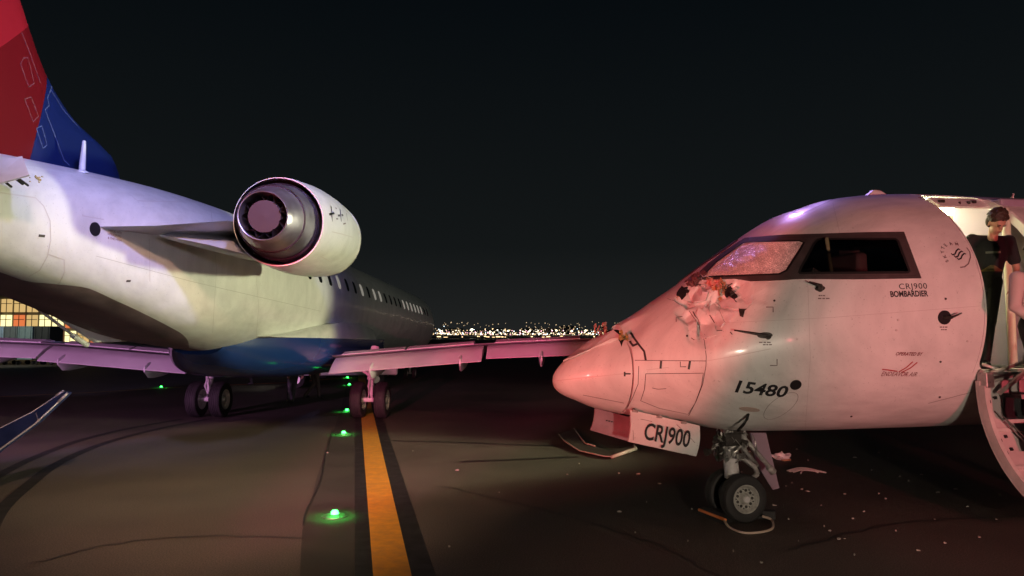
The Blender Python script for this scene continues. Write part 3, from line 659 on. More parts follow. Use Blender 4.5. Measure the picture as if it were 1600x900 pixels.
def disc(J, name, px, py, r, m, off=.006, squash=1, n=24):
    h = J.hit(px, py)
    if not h: return
    p, nn = h; a = (Vector((1, 0, 0))-nn*nn.x).normalized(); c = nn.cross(a); b = B()
    b.plate([p+nn*off+(a*math.cos(2*PI*k/n)*r+c*math.sin(2*PI*k/n)*r*squash) for k in range(n)], nn, .008); return b.build(name, m, J.root)
disc(JL, 'vent_port', 148, 358, .086, PRINT)
o = None
for i, s_ in enumerate(('CHARGED WITH', 'NITROGEN FILL', '& THE HIGH')):
    JL.text('stencil_print', s_, 168, 361+i*6, .028, PRINTR, dirsign=-1, width=.24)
# open hinged access panel on the aft fuselage
P0 = [JL.I @ at(-30, 256, 7.2), JL.I @ at(35, 245, 7.4), JL.I @ at(46, 274, 7.25), JL.I @ at(-30, 296, 7.05)]
b = B(); b.plate(P0, (P0[1]-P0[0]).cross(P0[3]-P0[0]), .02); b.build('open_access_panel', WHITE2, ROOT_L)
b = B()
for q in ((28, 282), (36, 284), (10, 286)): b.tube([JL.I @ at(q[0]-8, q[1]-6, 7.3), JL.I @ at(q[0]+8, q[1]+6, 7.45)], .012, 6)
b.each('panel_hinge', GEARD, ROOT_L)
b = B()
for i in range(14):
    h = JL.hit(46+rnd.uniform(0, 22), 279+rnd.uniform(-4, 7))
    if h: b.box(h[0]+h[1]*.006, (rnd.uniform(.01, .04), .01, rnd.uniform(.008, .02)))
if b.v: b.build('scraped_paint', mat('exposed_primer', (.35, .26, .10), .6), ROOT_L)['kind'] = 'stuff'
# marks and latches on the right nacelle
# left jet nose gear
zg = -2.2*math.tan(R(1.2))-.22
b = B(); b.tube([(2.2, 0, 1.0), (2.2, 0, zg+.25)], .055, 10); b.tube([(2.2, -.25, zg+.26), (2.2, .25, zg+.26)], .04, 8); ng = b.build('nose_landing_gear', MATS['gear_white'], ROOT_L, True, 40)
for k in (-.2, .2): wheel(ng, (2.2, k, zg+.26), .26, .17, 1, .5, detail=False)
b = B(); b.plate([(1.2, .3, 1.0), (2.0, .3, 1.0), (2.0, .34, .45), (1.2, .34, .5)], (0, 1, 0), .03); b.build('nose_gear_door', WHITE2, ng)

# ================================================================== RIGHT JET (crushed nose, seen from its port side)
ROOT_R = thing('regional_jet', 'white regional jet on the right with crushed nose and open cabin door', 'airplane', (.451, 7.98, 0))
ROOT_R.rotation_euler = jet_rot(R(12.6), R(.5))
JR = Jet(ROOT_R); JR.frame()
NA = 256
b = B(); b.loft([ring(x, 160) for x in [0, .006, .02, .045, .08, .13, .19]+frange(.26, .725, .045)]); rad = b.build('radome', WHITE, ROOT_R, True, 40)
for v in rad.data.vertices:   # the radome has been knocked down at its upper rear edge
    t = max(0, (v.co.x-.35)/.375); u = max(0, (v.co.z-1.75)/.4); v.co.z -= .075*t*t*min(1, u)
fus = jet_fuselage(JR, .74, 33.0, WHITE, frange(.74, 2.5, .018)+frange(2.5, 4.5, .06)+frange(5, 8, .25), NA)
# crumple the skin
JR.bvh([fus])
def amp_at(px, py): h = JR.hit(px, py); return h[0]
zones = [(amp_at(1112, 466), .42, .12, 11, 6.5), (amp_at(1142, 455), .24, .09, 23, 11), (amp_at(1104, 505), .28, .075, 5, 8), (amp_at(1192, 466), .26, .036, 31, 8), (amp_at(1000, 515), .26, .06, 44, 4.5), (amp_at(1080, 455), .2, .08, 8, 9)]
for v in fus.data.vertices:
    p = v.co
    if p.x > 2.9 or p.y > .6: continue
    d = 0
    for c, r, a, sd, fq in zones:
        t = (p-c).length/r
        if t < 1: k = 1-t*t; d += a*k*(fold(p, sd, fq)*1.9-.45)
    if d:
        t, bt, w = ztop(p.x), zbot(p.x), wid(p.x); nn = Vector((.25, p.y/max(w, .1), (p.z-(t+bt)/2)/((t-bt)/2))).normalized()
        v.co = p-nn*d
fus.data.update()
JR.bvh([fus, rad])
seal = B(); seal.lathe([(.70, .44), (.75, .44), (.75, .40), (.70, .40)], (0, 0, 1.65), (1, 0, 0), 48, closed=True)
b = B(); rr_ = [[Vector((x, v.y*k, (v.z-1.66)*k+1.66)) for v in ring(.73, 96)] for x, k in ((.66, .90), (.80, .90), (.80, .95))]; b.loft(rr_); b.build('radome_bulkhead', HOLE, ROOT_R)
# -- window surround and panes (both sides)
FR = [(1107, 413), (1133, 392.5), (1164, 372.5), (1229, 367.5), (1300, 365.5), (1347, 363.8), (1412, 363), (1439, 435), (1340, 436.7), (1255, 436), (1224, 438), (1173, 440), (1150, 436), (1098, 437), (1094, 425)]
W1 = [(1097, 434), (1118, 411), (1161, 380), (1172, 378.5), (1250, 377), (1257, 380), (1253, 388), (1230, 424), (1218, 430)]
W2 = [(1247.5, 428), (1251, 419), (1271, 382), (1277.5, 374.5), (1284, 374), (1399, 374), (1403, 377), (1421, 424), (1418, 426.5)]
def shrink(P, k):
    cx, cy = sum(p[0] for p in P)/len(P), sum(p[1] for p in P)/len(P); out = []
    for x, y in P:
        d = math.hypot(x-cx, y-cy); out.append((cx+(x-cx)*(d-k)/d, cy+(y-cy)*(d-k)/d))
    return out
def crackedglass():
    m = bpy.data.materials.new('shattered_windscreen_glass'); m.use_nodes = True; n = m.node_tree; b = n.nodes['Principled BSDF']; t = n.nodes.new('ShaderNodeTexCoord')
    b.inputs['Roughness'].default_value = .22
    v1 = n.nodes.new('ShaderNodeTexVoronoi'); v1.feature = 'DISTANCE_TO_EDGE'; v1.inputs['Scale'].default_value = 55; n.links.new(t.outputs['Object'], v1.inputs['Vector'])
    v2 = n.nodes.new('ShaderNodeTexVoronoi'); v2.feature = 'DISTANCE_TO_EDGE'; v2.inputs['Scale'].default_value = 12; n.links.new(t.outputs['Object'], v2.inputs['Vector'])
    no = n.nodes.new('ShaderNodeTexNoise'); no.inputs['Scale'].default_value = 6; no.inputs['Detail'].default_value = 8; no.inputs['Roughness'].default_value = .7; n.links.new(t.outputs['Object'], no.inputs['Vector'])
    r = n.nodes.new('ShaderNodeValToRGB'); r.color_ramp.elements[0].position = .32; r.color_ramp.elements[0].color = (.38, .34, .33, 1); r.color_ramp.elements[1].position = .68; r.color_ramp.elements[1].color = (.80, .74, .72, 1); n.links.new(no.outputs[0], r.inputs[0])
    r1 = n.nodes.new('ShaderNodeMapRange'); r1.inputs[1].default_value = 0; r1.inputs[2].default_value = .12; r1.inputs[3].default_value = 1.5; r1.inputs[4].default_value = .85; n.links.new(v1.outputs['Distance'], r1.inputs[0])
    r2 = n.nodes.new('ShaderNodeMapRange'); r2.inputs[1].default_value = 0; r2.inputs[2].default_value = .05; r2.inputs[3].default_value = 1.35; r2.inputs[4].default_value = 1; n.links.new(v2.outputs['Distance'], r2.inputs[0])
    mm = n.nodes.new('ShaderNodeMath'); mm.operation = 'MULTIPLY'; n.links.new(r1.outputs[0], mm.inputs[0]); n.links.new(r2.outputs[0], mm.inputs[1])
    sc = n.nodes.new('ShaderNodeVectorMath'); sc.operation = 'SCALE'; n.links.new(r.outputs[0], sc.inputs[0]); n.links.new(mm.outputs[0], sc.inputs['Scale']); n.links.new(sc.outputs[0], b.inputs['Base Color'])
    bu = n.nodes.new('ShaderNodeBump'); bu.inputs['Strength'].default_value = .8; bu.inputs['Distance'].default_value = .012; n.links.new(v1.outputs['Distance'], bu.inputs['Height']); n.links.new(bu.outputs[0], b.inputs['Normal'])
    return m
CRACK = crackedglass()
def glass():
    m = bpy.data.materials.new('cockpit_glass'); m.use_nodes = True; n = m.node_tree; out = n.nodes['Material Output']; n.nodes.remove(n.nodes['Principled BSDF'])
    g = n.nodes.new('ShaderNodeBsdfGlossy'); g.inputs['Roughness'].default_value = .05; t = n.nodes.new('ShaderNodeBsdfTransparent'); t.inputs[0].default_value = (.62, .60, .60, 1); f = n.nodes.new('ShaderNodeFresnel'); f.inputs[0].default_value = 1.5
    mx = n.nodes.new('ShaderNodeMixShader'); n.links.new(f.outputs[0], mx.inputs[0]); n.links.new(t.outputs[0], mx.inputs[1]); n.links.new(g.outputs[0], mx.inputs[2]); n.links.new(mx.outputs[0], out.inputs[0]); return m
GLASS = glass()
for fl in (False, True):
    JR.patch('window_surround', FR, WFRAME, holes=(W1, W2), flip=fl, off=.010, thick=.03, step=7)
    wl = JR.patch('windscreen', shrink(W1, 2.6), CRACK, flip=fl, off=.004, thick=.012, step=5, jit=.004)
    JR.ribbon('windscreen_seal', [shrink(W1, 1)], .022, RUBBER, flip=fl, off=.0125, closed=True)
    JR.patch('side_window', shrink(W2, 2.2), GLASS, flip=fl, off=.003, thick=.008, step=8)
    JR.ribbon('window_seal', [shrink(W2, 1)], .026, RUBBER, flip=fl, off=.0125, closed=True)
    JR.ribbon('frame_rivets', [[(1170, 374.5), (1262, 371.5), (1409, 368)], [(1270, 432), (1430, 431)]], .006, SEAM, flip=fl, off=.0120)
w2loc = [JR.hit(*p)[0] for p in W2]
# -- port cabin door cut and cockpit cut
S0, S1 = 4.22, 5.14; FLZ = 1.66
def cutter(pts, y0, y1, m):
    b = B(); b.plate([(p[0], (y0+y1)/2, p[1]) for p in pts], (0, 1, 0), abs(y1-y0)); return b.build('cut', m)
def interior(s0, s1, floor, inset, m):
    b = B(); rs = []
    for s in frange(s0, s1, .3):
        r = [];
        for v in ring(s, 64, inset): r.append(Vector((v.x, v.y, max(v.z, floor))))
        rs.append(r)
    b.loft(rs); return b.build('cut', m)
outline = []
for cx, cz, a0 in ((S1-.14, 3.64-.14, 0), (S0+.14, 3.64-.14, 90), (S0+.12, FLZ+.10, 180), (S1-.12, FLZ+.10, 270)):
    rr = .14 if a0 < 100 else .10
    for k in range(6): a = R(a0+k*18); outline.append((cx+rr*math.cos(a), cz+rr*math.sin(a)))
for o_ in (fus,): 
    for p in o_.data.polygons: p.use_smooth = True
c1 = interior(4.06, 7.2, FLZ, .10, LINING); c2 = cutter(outline, -1.8, -.12, MATS['white_panel_paint'])
c3 = interior(2.45, 3.98, 2.0, .06, mat('cockpit_trim_dark', (.035, .03, .03), .7, var=.3, vscale=5)); c4 = cutter([(p.x, p.z) for p in w2loc], -1.8, 1.8, RUBBER)
for c_ in (c1, c2, c3, c4): c_.parent = ROOT_R; boolean(fus, c_)
for p in fus.data.polygons:
    if p.center.x < 2.9 and p.center.y < .3 and any((p.center-c).length < r*.86 for c, r, *_q in zones[:4]): p.use_smooth = False
JR.bvh([fus, rad])
# ------------------------------------------------------------------ nose: seams, latches, print
PXM = 8.0/1150      # rough metres per pixel on this side
JR.ribbon('panel_seam', [[(1043, 467), (1053, 470), (1077, 486), (1092, 508), (1100.6, 532), (1103.5, 557), (1103, 572), (1098, 600), (1088, 626), (1076, 649)],
    [(992, 563), (1103, 564)], [(1009, 584), (1099, 583), (1096, 603), (1086, 630), (1075, 647), (1031, 638), (1001, 626), (1007, 608), (1009, 584)], [(998, 572), (997, 600), (988, 622), (978, 641)],
    [(911, 617), (975, 629.5)], [(1019, 606), (1028, 608), (1041, 607)], [(1235, 331), (1253, 334), (1284, 320), (1302, 312)],
    [(1450, 630), (1520, 612)]], .006, SEAM)
JR.ribbon('lap_joint', [[(1262, 440), (1266, 560), (1258, 670)], [(1106, 506), (1300, 496), (1532, 478)], [(1300, 312), (1312, 364)]], .0035, mat('faint_lap_joint_r', (.50, .47, .46), .5))
JR.ribbon('access_ring', [[(1220+27*math.cos(a)*.95-8*math.sin(a), 634+19*math.sin(a)-9*math.cos(a)) for a in [2*PI*k/30 for k in range(30)]]], .004, PRINTG, closed=True)
JR.ribbon('painted_glint', [[(868, 595), (900, 591.5), (974, 584)], [(1010, 578), (1045, 574)], [(1104, 564), (1150, 556), (1204, 545)]], .008, SEAM_GLINT)  # pale lines put the skin's highlight streaks into colour
JR.ribbon('frame_lip', [[(985.7, 520), (992, 530), (1000, 541), (1006.5, 549), (1009, 563)]], .022, SEAM)
JR.ribbon('frame_bridge', [[(988, 541), (997, 537)], [(984, 533), (990, 541)]], .03, SEAM)
for nm, L, w in (('latch', [(1033, 564), (1032, 576)], .022), ('latch', [(1078, 564), (1076, 577)], .022), ('latch', [(1063, 565), (1063, 573), (1072, 573)], .008), ('latch', [(976, 584), (990, 584)], .016), ('latch', [(976, 581), (976, 588)], .018)):
    JR.ribbon(nm, [L], w, PRINT, off=.006)
JR.ribbon('corner_mark', [[(1197, 480), (1208, 480), (1208, 488)], [(1203, 571), (1214, 571), (1214, 561)], [(1056.6, 503), (1056.6, 496), (1066, 494.6)], [(1080, 528), (1084, 531), (1093, 530)]], .010, PRINTG)
JR.text('fleet_number', '15480', 1148, 612, .135, PRINT, shear=.10, bold=.026, width=.53)
disc(JR, 'static_port', 1243, 601, .058, PRINT)
JR.text('type_print', 'CRJ900', 1405, 452, .058, PRINT, width=.30, bold=.004, spacing=1.1)
JR.text('maker_print', 'BOMBARDIER', 1391.5, 464, .058, PRINT, width=.40, bold=.03)
JR.text('operated_by_print', 'OPERATED BY', 1399, 555, .036, PRINTR, width=.30, shear=.3, bold=.02)
JR.text('operator_print', 'ENDEAVOR AIR', 1376, 587, .052, PRINTR, width=.40, shear=.25)
JR.ribbon('operator_swoosh', [[(1404, 581), (1416, 574), (1426, 565)], [(1408, 582), (1422, 575), (1433, 566)], [(1378, 577), (1388, 578), (1402, 580)]], .013, mat('red_swoosh_print', (.35, .01, .02), .5))
JR.ribbon('alliance_emblem', [[(1510, 387), (1515, 394), (1516, 402), (1513, 412), (1507, 417), (1500, 418)]], .013, PRINTG)
for dx, dy in ((0, 0), (4.6, 3.5), (9.2, 7)):
    JR.ribbon('alliance_emblem', [[(1486+dx, 396+dy), (1488+dx, 398.5+dy), (1492+dx, 397+dy), (1494+dx, 392+dy), (1497.5+dx, 389+dy), (1500+dx, 390.5+dy)]], .016, PRINT)
for ch, px, py, rt in zip('SKYTEAM', (1483.5, 1481, 1478.2, 1478.7, 1482, 1487.5, 1494.5), (407.5, 401, 394, 387, 382.4, 380.4, 381), (118, 103, 88, 65, 42, 15, -10)):
    c_, s__ = math.cos(R(rt)), math.sin(R(rt)); JR.text('alliance_letter', ch, px-2.3*c_-2.6*s__, py+2.3*s__+2.6*c_, .036, PRINTG, bold=.03, rot=R(rt))
for x, y, w in ((1468, 511, 12), (1470, 515, 9), (1279, 462, 10), (1278, 466.5, 18), (1186, 535, 18), (1192, 538.5, 14)):
    JR.ribbon('stencil_marks', [[(x, y), (x+w*.3, y)], [(x+w*.38, y), (x+w*.6, y)], [(x+w*.68, y), (x+w, y)]], .012, PRINTG)
disc(JR, 'antenna_base', 1171, 639, .11, mat('tan_cover', (.42, .32, .28), .5), squash=.28)
disc(JR, 'vane_plate', 1475, 496, .072, PRINT, off=.008)
def probe(name, base, tip, r, m):
    """small mast standing off the skin between two pixels"""
    a = JR.hit(*base); c = JR.hit(*tip)
    if not (a and c): return
    b = B(); p = a[0]; n = a[1]; q = c[0]+c[1]*.09
    b.tube([p, p+n*.05, p+n*.085+(q-p)*.12], [r*1.7, r*1.4, r], 10); b.tube([p+n*.085+(q-p)*.05, q], [r, r*.45], 10); return b.build(name, m, ROOT_R, True, 40)
probe('pitot_probe', (1281, 452), (1262, 446), .018, GEARD); probe('pitot_probe', (1200, 526), (1146, 519), .018, GEARD); probe('angle_vane', (1475, 496), (1492, 489), .014, GEARD)
disc(JR, 'probe_base', 1281, 451, .05, GEARD, squash=.55); disc(JR, 'probe_base', 1195, 524, .075, GEARD, squash=.42)
for px, py in ((1403, 500), (1400, 516), (1511, 533), (1245, 530), (1469, 565), (1468, 620), (1477, 467), (1073, 525), (1210, 470), (1330, 650)):
    disc(JR, 'fastener', px, py, .011, SEAM_GLINT if px in (1403, 1400, 1511, 1245) else SEAM, n=10)
# drain hose hanging out under the chin
h0 = JR.hit(1169, 647); b = B(); b.tube([h0[0], JR.onplane(1167, 655, h0[0].y-.03), JR.onplane(1161, 664, h0[0].y-.02), JR.onplane(1153, 673, h0[0].y+.1)], .016, 8); b.build('drain_hose', RUBBER, ROOT_R, True)
# roof antennas
for L, z, w in (((1346, 303), (1390, 303), (1362, 297), ), .05, .06), (((1573, 313), (1586, 314), (1581, 302)), .08, .02):
    a, c, t = JR.onplane(*L[0], -.02), JR.onplane(*L[1], -.02), JR.onplane(*L[2], -.02); b = B(); a.z -= .06; c.z -= .06
    b.loft([[a+Vector((0, w, 0)), c+Vector((0, w, 0)), c-Vector((0, w, 0)), a-Vector((0, w, 0))], [a.lerp(t, .8)+Vector((.04, w*.5, .02)), c.lerp(t, .5)+Vector((0, w*.5, .03)), c.lerp(t, .5)+Vector((0, -w*.5, .03)), a.lerp(t, .8)+Vector((.04, -w*.5, .02))],
            [t+Vector((0, w*.3, 0)), t+Vector((.10 if w > .05 else .03, w*.3, 0)), t+Vector((.10 if w > .05 else .03, -w*.3, 0)), t+Vector((0, -w*.3, 0))]])
    bevel(b.build('roof_antenna', WHITE2, ROOT_R), .01)
# ------------------------------------------------------------------ impact damage
JR.patch('torn_hole', [(1057, 462), (1061, 453), (1066, 448), (1069, 450), (1075, 449), (1074, 453), (1078, 456), (1072, 458), (1070, 465), (1065, 469), (1062, 464)], HOLE, off=.012, thick=.02, step=3, jit=.01)
JR.patch('torn_hole', [(1131, 448), (1137, 450), (1142, 447), (1147, 456), (1152, 465), (1147, 468), (1139, 463), (1136, 466), (1131, 459)], HOLE, off=.014, thick=.02, step=3, jit=.012)
JR.patch('torn_hole', [(1154, 481), (1161, 482), (1169, 481.5), (1164, 485), (1161, 496), (1156, 494)], GEARD, off=.012, thick=.02, step=3, jit=.006)
JR.patch('torn_hole', [(1069, 441), (1080, 432), (1100, 424), (1106, 428), (1094, 436), (1080, 446), (1074, 447)], mat('torn_structure', (.16, .08, .08), .7, var=.5, vscale=30), off=.012, thick=.02, step=3, jit=.03)
CR = WHITE
def shard(pts, off, jit, step=7, nm='bent_skin_sheet', m=None): return JR.patch(nm, pts, m or CR, off=off, thick=.03, step=step, jit=jit)
shard([(1080, 452), (1096, 449), (1108, 458), (1103, 470), (1086, 478), (1072, 474), (1067, 468)], .035, .018)
shard([(1092, 483), (1104, 490), (1110, 500), (1118, 512), (1120, 524), (1100, 530), (1094, 512), (1088, 494)], .022, .014)
shard([(1110, 470), (1122, 480), (1133, 505), (1127, 512), (1112, 496), (1106, 482)], .018, .014)
shard([(1118, 470), (1140, 470), (1163, 478), (1176, 474), (1168, 483), (1148, 484), (1128, 480)], .018, .010)
for cx, cy, n_, r_, m_ in ((1116, 447, 8, .032, mat('pink_insulation', (.75, .40, .33), .8, var=.3, vscale=30)), (1126, 449, 6, .03, ORANGE), (1122, 458, 3, .022, ORANGE), (1151, 450, 2, .045, WHITE2), (1140, 457, 5, .025, GEARD), (1090, 440, 9, .028, MATS['torn_structure'])):
    b = B()
    for i in range(n_):
        h = JR.hit(cx+rnd.gauss(0, 4), cy+rnd.gauss(0, 3.5))
        if not h: continue
        c = h[0]+h[1]*.02; rr = r_*rnd.uniform(.6, 1.2); pts = []
        N_ = 4; qx = Matrix.Rotation(rnd.uniform(0, 6), 3, 'X') @ Matrix.Rotation(rnd.uniform(0, 6), 3, 'Z') @ Matrix.Rotation(rnd.uniform(0, 6), 3, 'Y')
        g_ = [c+qx @ Vector(((u/N_-.5)*2.4*rr+rnd.gauss(0, rr*.2), (v/N_-.5)*1.8*rr+rnd.gauss(0, rr*.2), rnd.gauss(0, rr*.38))) for u in range(N_+1) for v in range(N_+1)]
        b.add(g_, [(u*(N_+1)+v, (u+1)*(N_+1)+v, (u+1)*(N_+1)+v+1, u*(N_+1)+v+1) for u in range(N_) for v in range(N_)])
    b.build('crushed_debris', m_, ROOT_R)['kind'] = 'stuff'
# thin torn strips and wires along the impact line
for i in range(16):
    x, y = rnd.choice([(1085, 441), (1110, 437), (1130, 462), (1070, 458), (1140, 445)]); h = JR.hit(x+rnd.gauss(0, 5), y+rnd.gauss(0, 3))
    if not h: continue
    p, n_ = h; b = B(); P = [p]
    for k in range(4): P.append(P[-1]+Vector((rnd.gauss(0, .03), rnd.gauss(0, .015), rnd.gauss(0, .025)))+n_*.012)
    b.tube(P, [.006, .005, .005, .004, .002], 5); b.build('torn_strip', rnd.choice([STEEL, GEARD, WHITE2, ORANGE]), ROOT_R)
JR.ribbon('crease_tear', [[(1104, 530), (1096, 512), (1083, 487)], [(1109, 492), (1117, 505)], [(1147, 467), (1153, 475), (1166, 481)], [(1120, 518), (1129, 517)], [(1141, 519), (1144, 523)]], .009, SEAM, off=.014)
# torn skin flap standing up over the back of the radome, and crushed honeycomb
h1 = [JR.onplane(*p) for p in ((880, 564, -.05), (905, 547, -.02), (938, 526, -.05), (958, 516, -.15), (972, 527, -.30), (955, 530, -.28), (925, 545, -.20), (900, 556, -.18))]
b = B(); b.plate(h1, (-.5, -.5, .8), .018); b.build('torn_skin_flap', WHITE, ROOT_R)
b = B()
for i in range(16):
    c = JR.onplane(rnd.uniform(930, 952), rnd.uniform(506, 528), rnd.uniform(-.02, .15)); q = Matrix.Rotation(rnd.uniform(0, 3), 3, 'X') @ Matrix.Rotation(rnd.uniform(0, 3), 3, 'Z'); b.box(c, (rnd.uniform(.02, .06), rnd.uniform(.01, .02), rnd.uniform(.04, .10)), q)
b.build('crushed_debris', mat('honeycomb_core', (.45, .25, .20), .7, var=.4, vscale=25), ROOT_R)['kind'] = 'stuff'
b = B()
for i in range(10):
    c = JR.onplane(rnd.uniform(966, 980), rnd.uniform(517, 530), rnd.uniform(-.42, -.3)); q = Matrix.Rotation(rnd.uniform(0, 3), 3, 'X') @ Matrix.Rotation(rnd.uniform(0, 3), 3, 'Z'); b.box(c, (rnd.uniform(.02, .05), .012, rnd.uniform(.02, .06)), q)
b.build('crushed_debris', mat('yellow_primer', (.40, .30, .10), .6), ROOT_R)['kind'] = 'stuff'

# ------------------------------------------------------------------ cockpit behind the side window
SEATM = mat('cockpit_seat_cover', (.30, .20, .20), .85, bump=.3, bscale=50)
b = B(); b.box((3.0, -.55, 2.3), (.5, .5, .14)); b.box((3.27, -.55, 2.62), (.14, .5, .62)); b.box((3.29, -.55, 3.0), (.10, .28, .2)); bevel(b.build('pilot_seat', SEATM, ROOT_R), .05, 3)
b = B(); b.tube([(2.75, -1.0, 2.5), (2.72, -.95, 3.05)], .02, 8); b.build('cockpit_post', mat('olive_trim', (.12, .13, .06), .6), ROOT_R)
b = B()
for k in range(5): b.box((3.72, -.85, 2.62+k*.10), (.05, .5, .035))
b.each('circuit_breaker_panel', mat('panel_grey', (.30, .24, .26), .6), ROOT_R)
b = B(); b.box((2.62, -.75, 2.62), (.28, .5, .10), Matrix.Rotation(.5, 3, 'Y')); b.build('glareshield', mat('glareshield_grey', (.12, .13, .11), .7), ROOT_R)

# ------------------------------------------------------------------ doorway and cabin
LAV = mat('cabin_partition', (.30, .24, .33), .55)
b = B(); b.box((5.50, -.42, 2.6), (.74, .70, 1.96)); bevel(b.build('cabin_partition', LAV, ROOT_R), .02)
b = B(); b.tube([(5.11, -.84, FLZ), (5.11, -.84, 3.45)], .045, 12); b.build('assist_post', LINING, ROOT_R, True)
b = B(); b.box((4.55, .70, 2.12), (.85, .7, .95)); b.box((4.9, .1, 1.92), (.3, .5, .5)); bevel(b.build('galley_cart', mat('galley_grey_green', (.07, .085, .07), .5), ROOT_R), .02)
b = B(); b.box((4.55, .95, 3.2), (.95, .35, .75)); bevel(b.build('overhead_bin', LINING, ROOT_R), .05)
b = B(); b.box((5.6, 0, FLZ+.006), (3.0, 2.1, .012)); b.build('cabin_floor', CABFL, ROOT_R)
b = B()
for k in range(3): b.box((4.45+k*.8, .15, 3.57), (.62, .16, .03))
b.each('ceiling_light', mat('cabin_light_panel', (.9, .9, .8), .5, emit=(1, .93, .60), es=55), ROOT_R)
b = B(); b.plate([JR.onplane(1449, 310, -.50), JR.onplane(1558, 314, -.50), JR.onplane(1560, 325, -.62), JR.onplane(1468, 323, -.62)], (0, -1, .9), .03); b.build('door_lintel', WHITE2, ROOT_R)
b = B(); b.tube([JR.onplane(1420, 305.5, -.40), JR.onplane(1480, 307, -.40), JR.onplane(1554, 311.5, -.40)], .014, 8); b.build('rain_gutter', WHITE2, ROOT_R, True)
for px, py, w in ((1468, 315, 9), (1510, 317.5, 4), (1496, 318, 2), (1519, 316, 5)):
    c = JR.onplane(px, py, -.56); b = B(); b.box(c+Vector((0, -.03, 0)), (w*.008, .03, .035)); bevel(b.build('door_latch', GEARD, ROOT_R), .006)
# aft jamb of the opening with its row of fittings
b = B(); rs = []
for k in range(17):
    a = R(66-k*6); rs.append([Vector((x, -r*math.cos(a), 2.33+r*math.sin(a))) for x, r in ((S1-.02, 1.385), (S1+.0, 1.400), (S1+.07, 1.402), (S1+.07, 1.30), (S1-.02, 1.30))])
b.loft(rs); b.build('door_jamb', WHITE2, ROOT_R, True, 30)
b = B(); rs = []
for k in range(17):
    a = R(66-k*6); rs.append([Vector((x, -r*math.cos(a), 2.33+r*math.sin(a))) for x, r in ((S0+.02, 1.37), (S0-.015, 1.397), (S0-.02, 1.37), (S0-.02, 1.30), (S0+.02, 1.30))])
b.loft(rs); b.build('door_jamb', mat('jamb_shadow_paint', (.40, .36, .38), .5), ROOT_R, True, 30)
# folding airstair: the door itself, curved like the fuselage, let down
HZ, HY, RO = 1.50, -1.22-1.32, 1.34
def arc(r, a): return (HY+r*math.cos(R(a)), HZ+r*math.sin(R(a)))
DOORP = mat('airstair_paint', (.60, .52, .50), .45, var=.2, vscale=5, bump=.1, bscale=8)
E0, E1_ = S0+.02, S1-.02
def shell(r0, r1, s0, s1, a0, a1, nm, m, par, n=26):
    b = B(); rs = []
    for k in range(n+1):
        a = a0+(a1-a0)*k/n; rs.append([Vector((x, *arc(r, a))) for x, r in ((s0, r0), (s1, r0), (s1, r1), (s0, r1))])
    b.loft(rs); return b.build(nm, m, par, True, 35)
ast = shell(RO, RO-.05, E0, E1_, 2, -88, 'airstair_door', DOORP, ROOT_R)
for x0, x1 in ((E0-.004, E0+.045), (E1_-.045, E1_+.004)): shell(RO-.04, RO-.115, x0, x1, 0, -86, 'door_rim', DOORP, ast)
shell(RO-.05, RO-.062, E0+.10, E1_-.10, -6, -80, 'inner_lining', mat('airstair_lining', (.56, .44, .44), .5, var=.15, vscale=4), ast)
for a in (-20, -38, -56, -72):
    shell(RO-.05, RO-.085, E0+.05, E1_-.05, a, a-1.6, 'door_rib', DOORP, ast, 2)
b = B()
for a in (-9, -27, -33, -46, -63, -70):
    for x in (E0+.16, E0+.075):
        y, z = arc(RO-.066, a+(x-E0)*20); b.box((x, y, z), (.028, .03, .03), Matrix.Rotation(R(a), 3, 'X'))
b.each('door_latch', PRINT, ast)
b = B()
for (a, x), (c, x2) in (((-12, .12), (-45, .5)), ((-47, .14), (-60, .42)), ((-60, .42), (-50, .6)), ((-14, .20), (-44, .58))): b.tube([Vector((E0+x, *arc(RO-.075, a))), Vector((E0+x2, *arc(RO-.085, c)))], .008, 6)
b.each('linkage_rod', STEEL, ast)
for k in range(4):
    y, z = -1.42-.27*k, 1.40-.30*k; b = B(); b.box((4.76, y, z), (.62, .24, .035)); b.box((4.76, y+.10, z-.13), (.62, .02, .24)); bevel(b.build('stair_step', mat('step_tread_black', (.02, .02, .022), .7, bump=.3, bscale=90), ast), .006)
    b = B(); b.box((4.76, y-.122, z+.002), (.62, .012, .04)); b.build('step_edge', MATS['stencil'] if 'stencil' in MATS else WHITE2, ast)
b = B(); b.tube([(4.36, -1.36, 1.42), (4.62, -1.62, 1.78), (4.72, -1.75, 1.86)], .022, 8); b.tube([(4.30, -1.30, 1.62), (4.62, -1.36, 1.72)], .02, 8); b.tube([(4.28, -1.26, 1.72), (4.72, -1.30, 1.58)], .016, 8)
b.tube([(4.26, -1.24, 1.66), (4.36, -1.30, 1.55), (4.80, -1.32, 1.63)], .018, 8); b.each('handrail', mat('handrail_grey_pink', (.5, .42, .40), .35, .4), ast, True)
b = B(); b.box((4.70, -1.26, FLZ-.03), (.8, .18, .03)); b.box((4.30, -1.27, FLZ-.10), (.10, .12, .16)); bevel(b.build('door_sill', STEEL, ROOT_R), .01)

